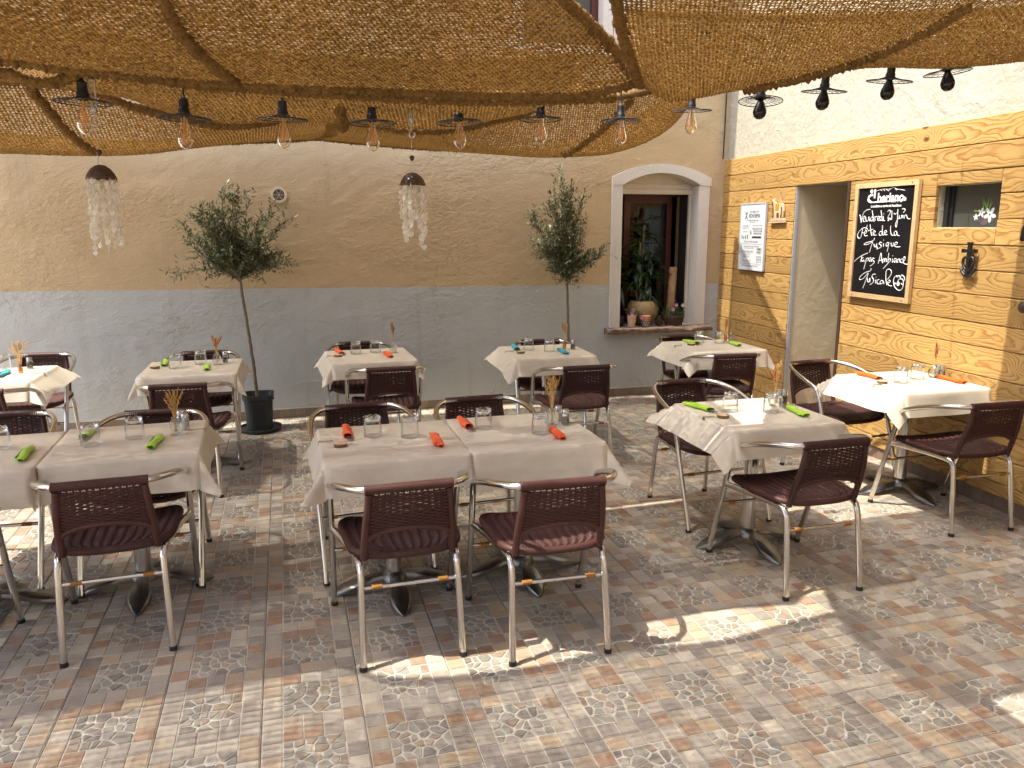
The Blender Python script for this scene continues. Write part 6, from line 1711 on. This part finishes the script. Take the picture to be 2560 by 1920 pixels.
for x0 in (0.105, 0.130, 0.150, 0.175): mb.tube([(x0, -0.0165, -0.232), (x0 + 0.002, -0.0165, -0.175)], 0.0018, 4)
mb.box(0.10, 0.182, -0.0167, -0.0163, -0.203, -0.200); mb.box(0.10, 0.182, -0.0167, -0.0163, -0.178, -0.174)
mb.build('printed_lines', M['poster_ink'], root)
tag(root, 'narrow white enamel sign printed in French on the planks', 'sign')

# little cut-out animal plaque on a string
root = on_wall('animal_plaque', 3.540, 1.790, 0.006)
def extr(pts, y0, y1):
    mb = MB(); n_ = len(pts); b = 0
    mb.v = [(x, y0, z) for x, z in pts] + [(x, y1, z) for x, z in pts]
    mb.face(range(n_)); mb.face([n_ + i for i in range(n_)][::-1])
    for i in range(n_): j = (i + 1) % n_; mb.face((i, j, n_ + j, n_ + i)[::-1])
    return mb
body = [(-0.075, -0.060), (-0.078, 0.020), (-0.090, 0.050), (-0.098, 0.085), (-0.088, 0.100), (-0.075, 0.086), (-0.060, 0.102), (-0.045, 0.098), (-0.048, 0.080), (-0.030, 0.062), (0.030, 0.064), (0.055, 0.062), (0.080, 0.045), (0.092, 0.0), (0.085, -0.055), (0.070, -0.060), (0.072, -0.01), (0.058, 0.020), (0.052, -0.025), (0.050, -0.065), (0.026, -0.065), (0.022, -0.02), (-0.015, -0.018), (-0.022, -0.062), (-0.048, -0.062), (-0.052, -0.02), (-0.058, -0.06)]
extr(body, -0.020, -0.006).build('animal_cutout', M['ply'], root)
extr([(-0.125, -0.105), (0.120, -0.100), (0.118, -0.075), (0.085, -0.062), (-0.085, -0.064), (-0.122, -0.080)], -0.022, -0.004).build('plinth', M['ply'], root)
extr([(-0.035, 0.002), (0.018, 0.004), (0.022, 0.058), (-0.035, 0.058)], -0.0222, -0.0204).build('orange_blanket', M['orange_paint'], root)
mb = MB(); mb.tube(crom([(-0.085, -0.0208, 0.08), (-0.075, -0.0208, 0.04), (-0.064, -0.0208, -0.02), (-0.066, -0.0208, -0.062)], 5), 0.006, 5); mb.tube(crom([(0.062, -0.0208, 0.03), (0.066, -0.0208, -0.01), (0.056, -0.0208, -0.06)], 5), 0.0055, 5)
mb.build('painted_shade', M['brown_paint'], root)
mb = MB(); pr2 = random.Random(2); x = -0.105
while x < 0.10:
    mb.tube([(x, -0.0224, -0.094 + pr2.uniform(0, 0.003)), (x + 0.004, -0.0224, -0.080 + pr2.uniform(-0.004, 0.003)), (x + 0.009, -0.0224, -0.093)], 0.0013, 4); x += 0.0145
mb.build('burnt_lettering', M['brown_paint'], root)
mb = MB(); mb.tube([(-0.005, -0.010, 0.06), (0.012, -0.006, 0.150), (0.03, -0.010, 0.06)], 0.0016, 4); mb.build('string', M['thread'], root)
mb = MB(); mb.tube([(0.012, 0.0, 0.150), (0.012, -0.014, 0.150)], 0.003, 6); mb.build('nail', M['steel'], root)
tag(root, 'small cut-out wooden animal plaque hanging beside the enamel sign', 'plaque')

# iron anchor cross with a heart
root = on_wall('anchor_cross', 1.363, 1.455, 0.006)
mb = MB(); mb.box(-0.0105, 0.0105, -0.032, -0.014, -0.095, 0.098); mb.box(-0.013, 0.013, -0.034, -0.012, 0.098, 0.108); mb.build('shaft', M['iron'], root)
mb = MB(); mb.box(-0.042, 0.042, -0.034, -0.012, 0.047, 0.063); mb.box(-0.050, -0.0421, -0.036, -0.010, 0.044, 0.067); mb.box(0.0421, 0.050, -0.036, -0.010, 0.044, 0.067); mb.build('crossbar', M['iron'], root)
mb = MB()
for sx in (-1, 1): mb.tube(crom([(0, -0.024, 0.002), (sx * 0.018, -0.024, 0.018), (sx * 0.038, -0.024, 0.008), (sx * 0.040, -0.024, -0.020), (sx * 0.022, -0.024, -0.050), (0, -0.024, -0.068)], 6), 0.0085, 8)
mb.build('heart', M['iron'], root, smooth=True)
mb = MB()
for sx in (-1, 1): mb.tube(crom([(0, -0.023, -0.098), (sx * 0.026, -0.023, -0.086), (sx * 0.046, -0.023, -0.066), (sx * 0.058, -0.023, -0.040)], 6), [0.0095] * 14 + [0.0085, 0.007, 0.005, 0.004, 0.002], 8)
mb.build('fluke', M['iron'], root, smooth=True)
tag(root, 'black iron anchor cross with a heart on the planks', 'cross')

# dark iron lantern at the right edge and a knob lower down
root = on_wall('wall_lantern', 0.945, 1.575, 0.006)
mb = MB(); mb.lathe([(0.030, 0.0), (0.034, 0.012), (0.030, 0.070), (0.022, 0.088), (0.010, 0.095)], 14, c=(0, -0.045, 0), cap0=True); mb.build('body', M['iron'], root, smooth=True, auto=40)
mb = MB(); mb.tube(crom([(0, -0.045, 0.09), (0, -0.045, 0.13), (0, -0.020, 0.150), (0, -0.002, 0.150)], 5), 0.004, 6); mb.lathe([(0.022, 0.148), (0.020, 0.160), (0.001, 0.166)], 12, c=(0, -0.045, 0), cap0=True); mb.build('bracket', M['iron'], root, smooth=True, auto=40)
tag(root, 'dark iron wall lantern cut by the right edge', 'lantern')
root = on_wall('coat_knob', 0.915, 1.215, 0.006)
mb = MB(); mb.lathe([(0.010, 0), (0.012, 0.02), (0.030, 0.03), (0.034, 0.045), (0.022, 0.058), (0.001, 0.062)], 16)
mb.v = [(x, -z, y) for x, y, z in mb.v]; mb.build('turned_knob', M['brown_paint'], root, smooth=True)
tag(root, 'dark turned knob on the planks at the right edge', 'knob')

# ---------------------------------------------------------------- unseen house wall added behind the camera to warm the light
root = empty('added_rear_wall', (0, -7.2, 0))
mb = MB(); mb.box(-9, 9, -0.4, 0, -0.25, 3.6); mb.build('wall', M['house_plaster'], root)
tag(root, 'unseen cream house wall added behind the camera to warm the light', 'house')
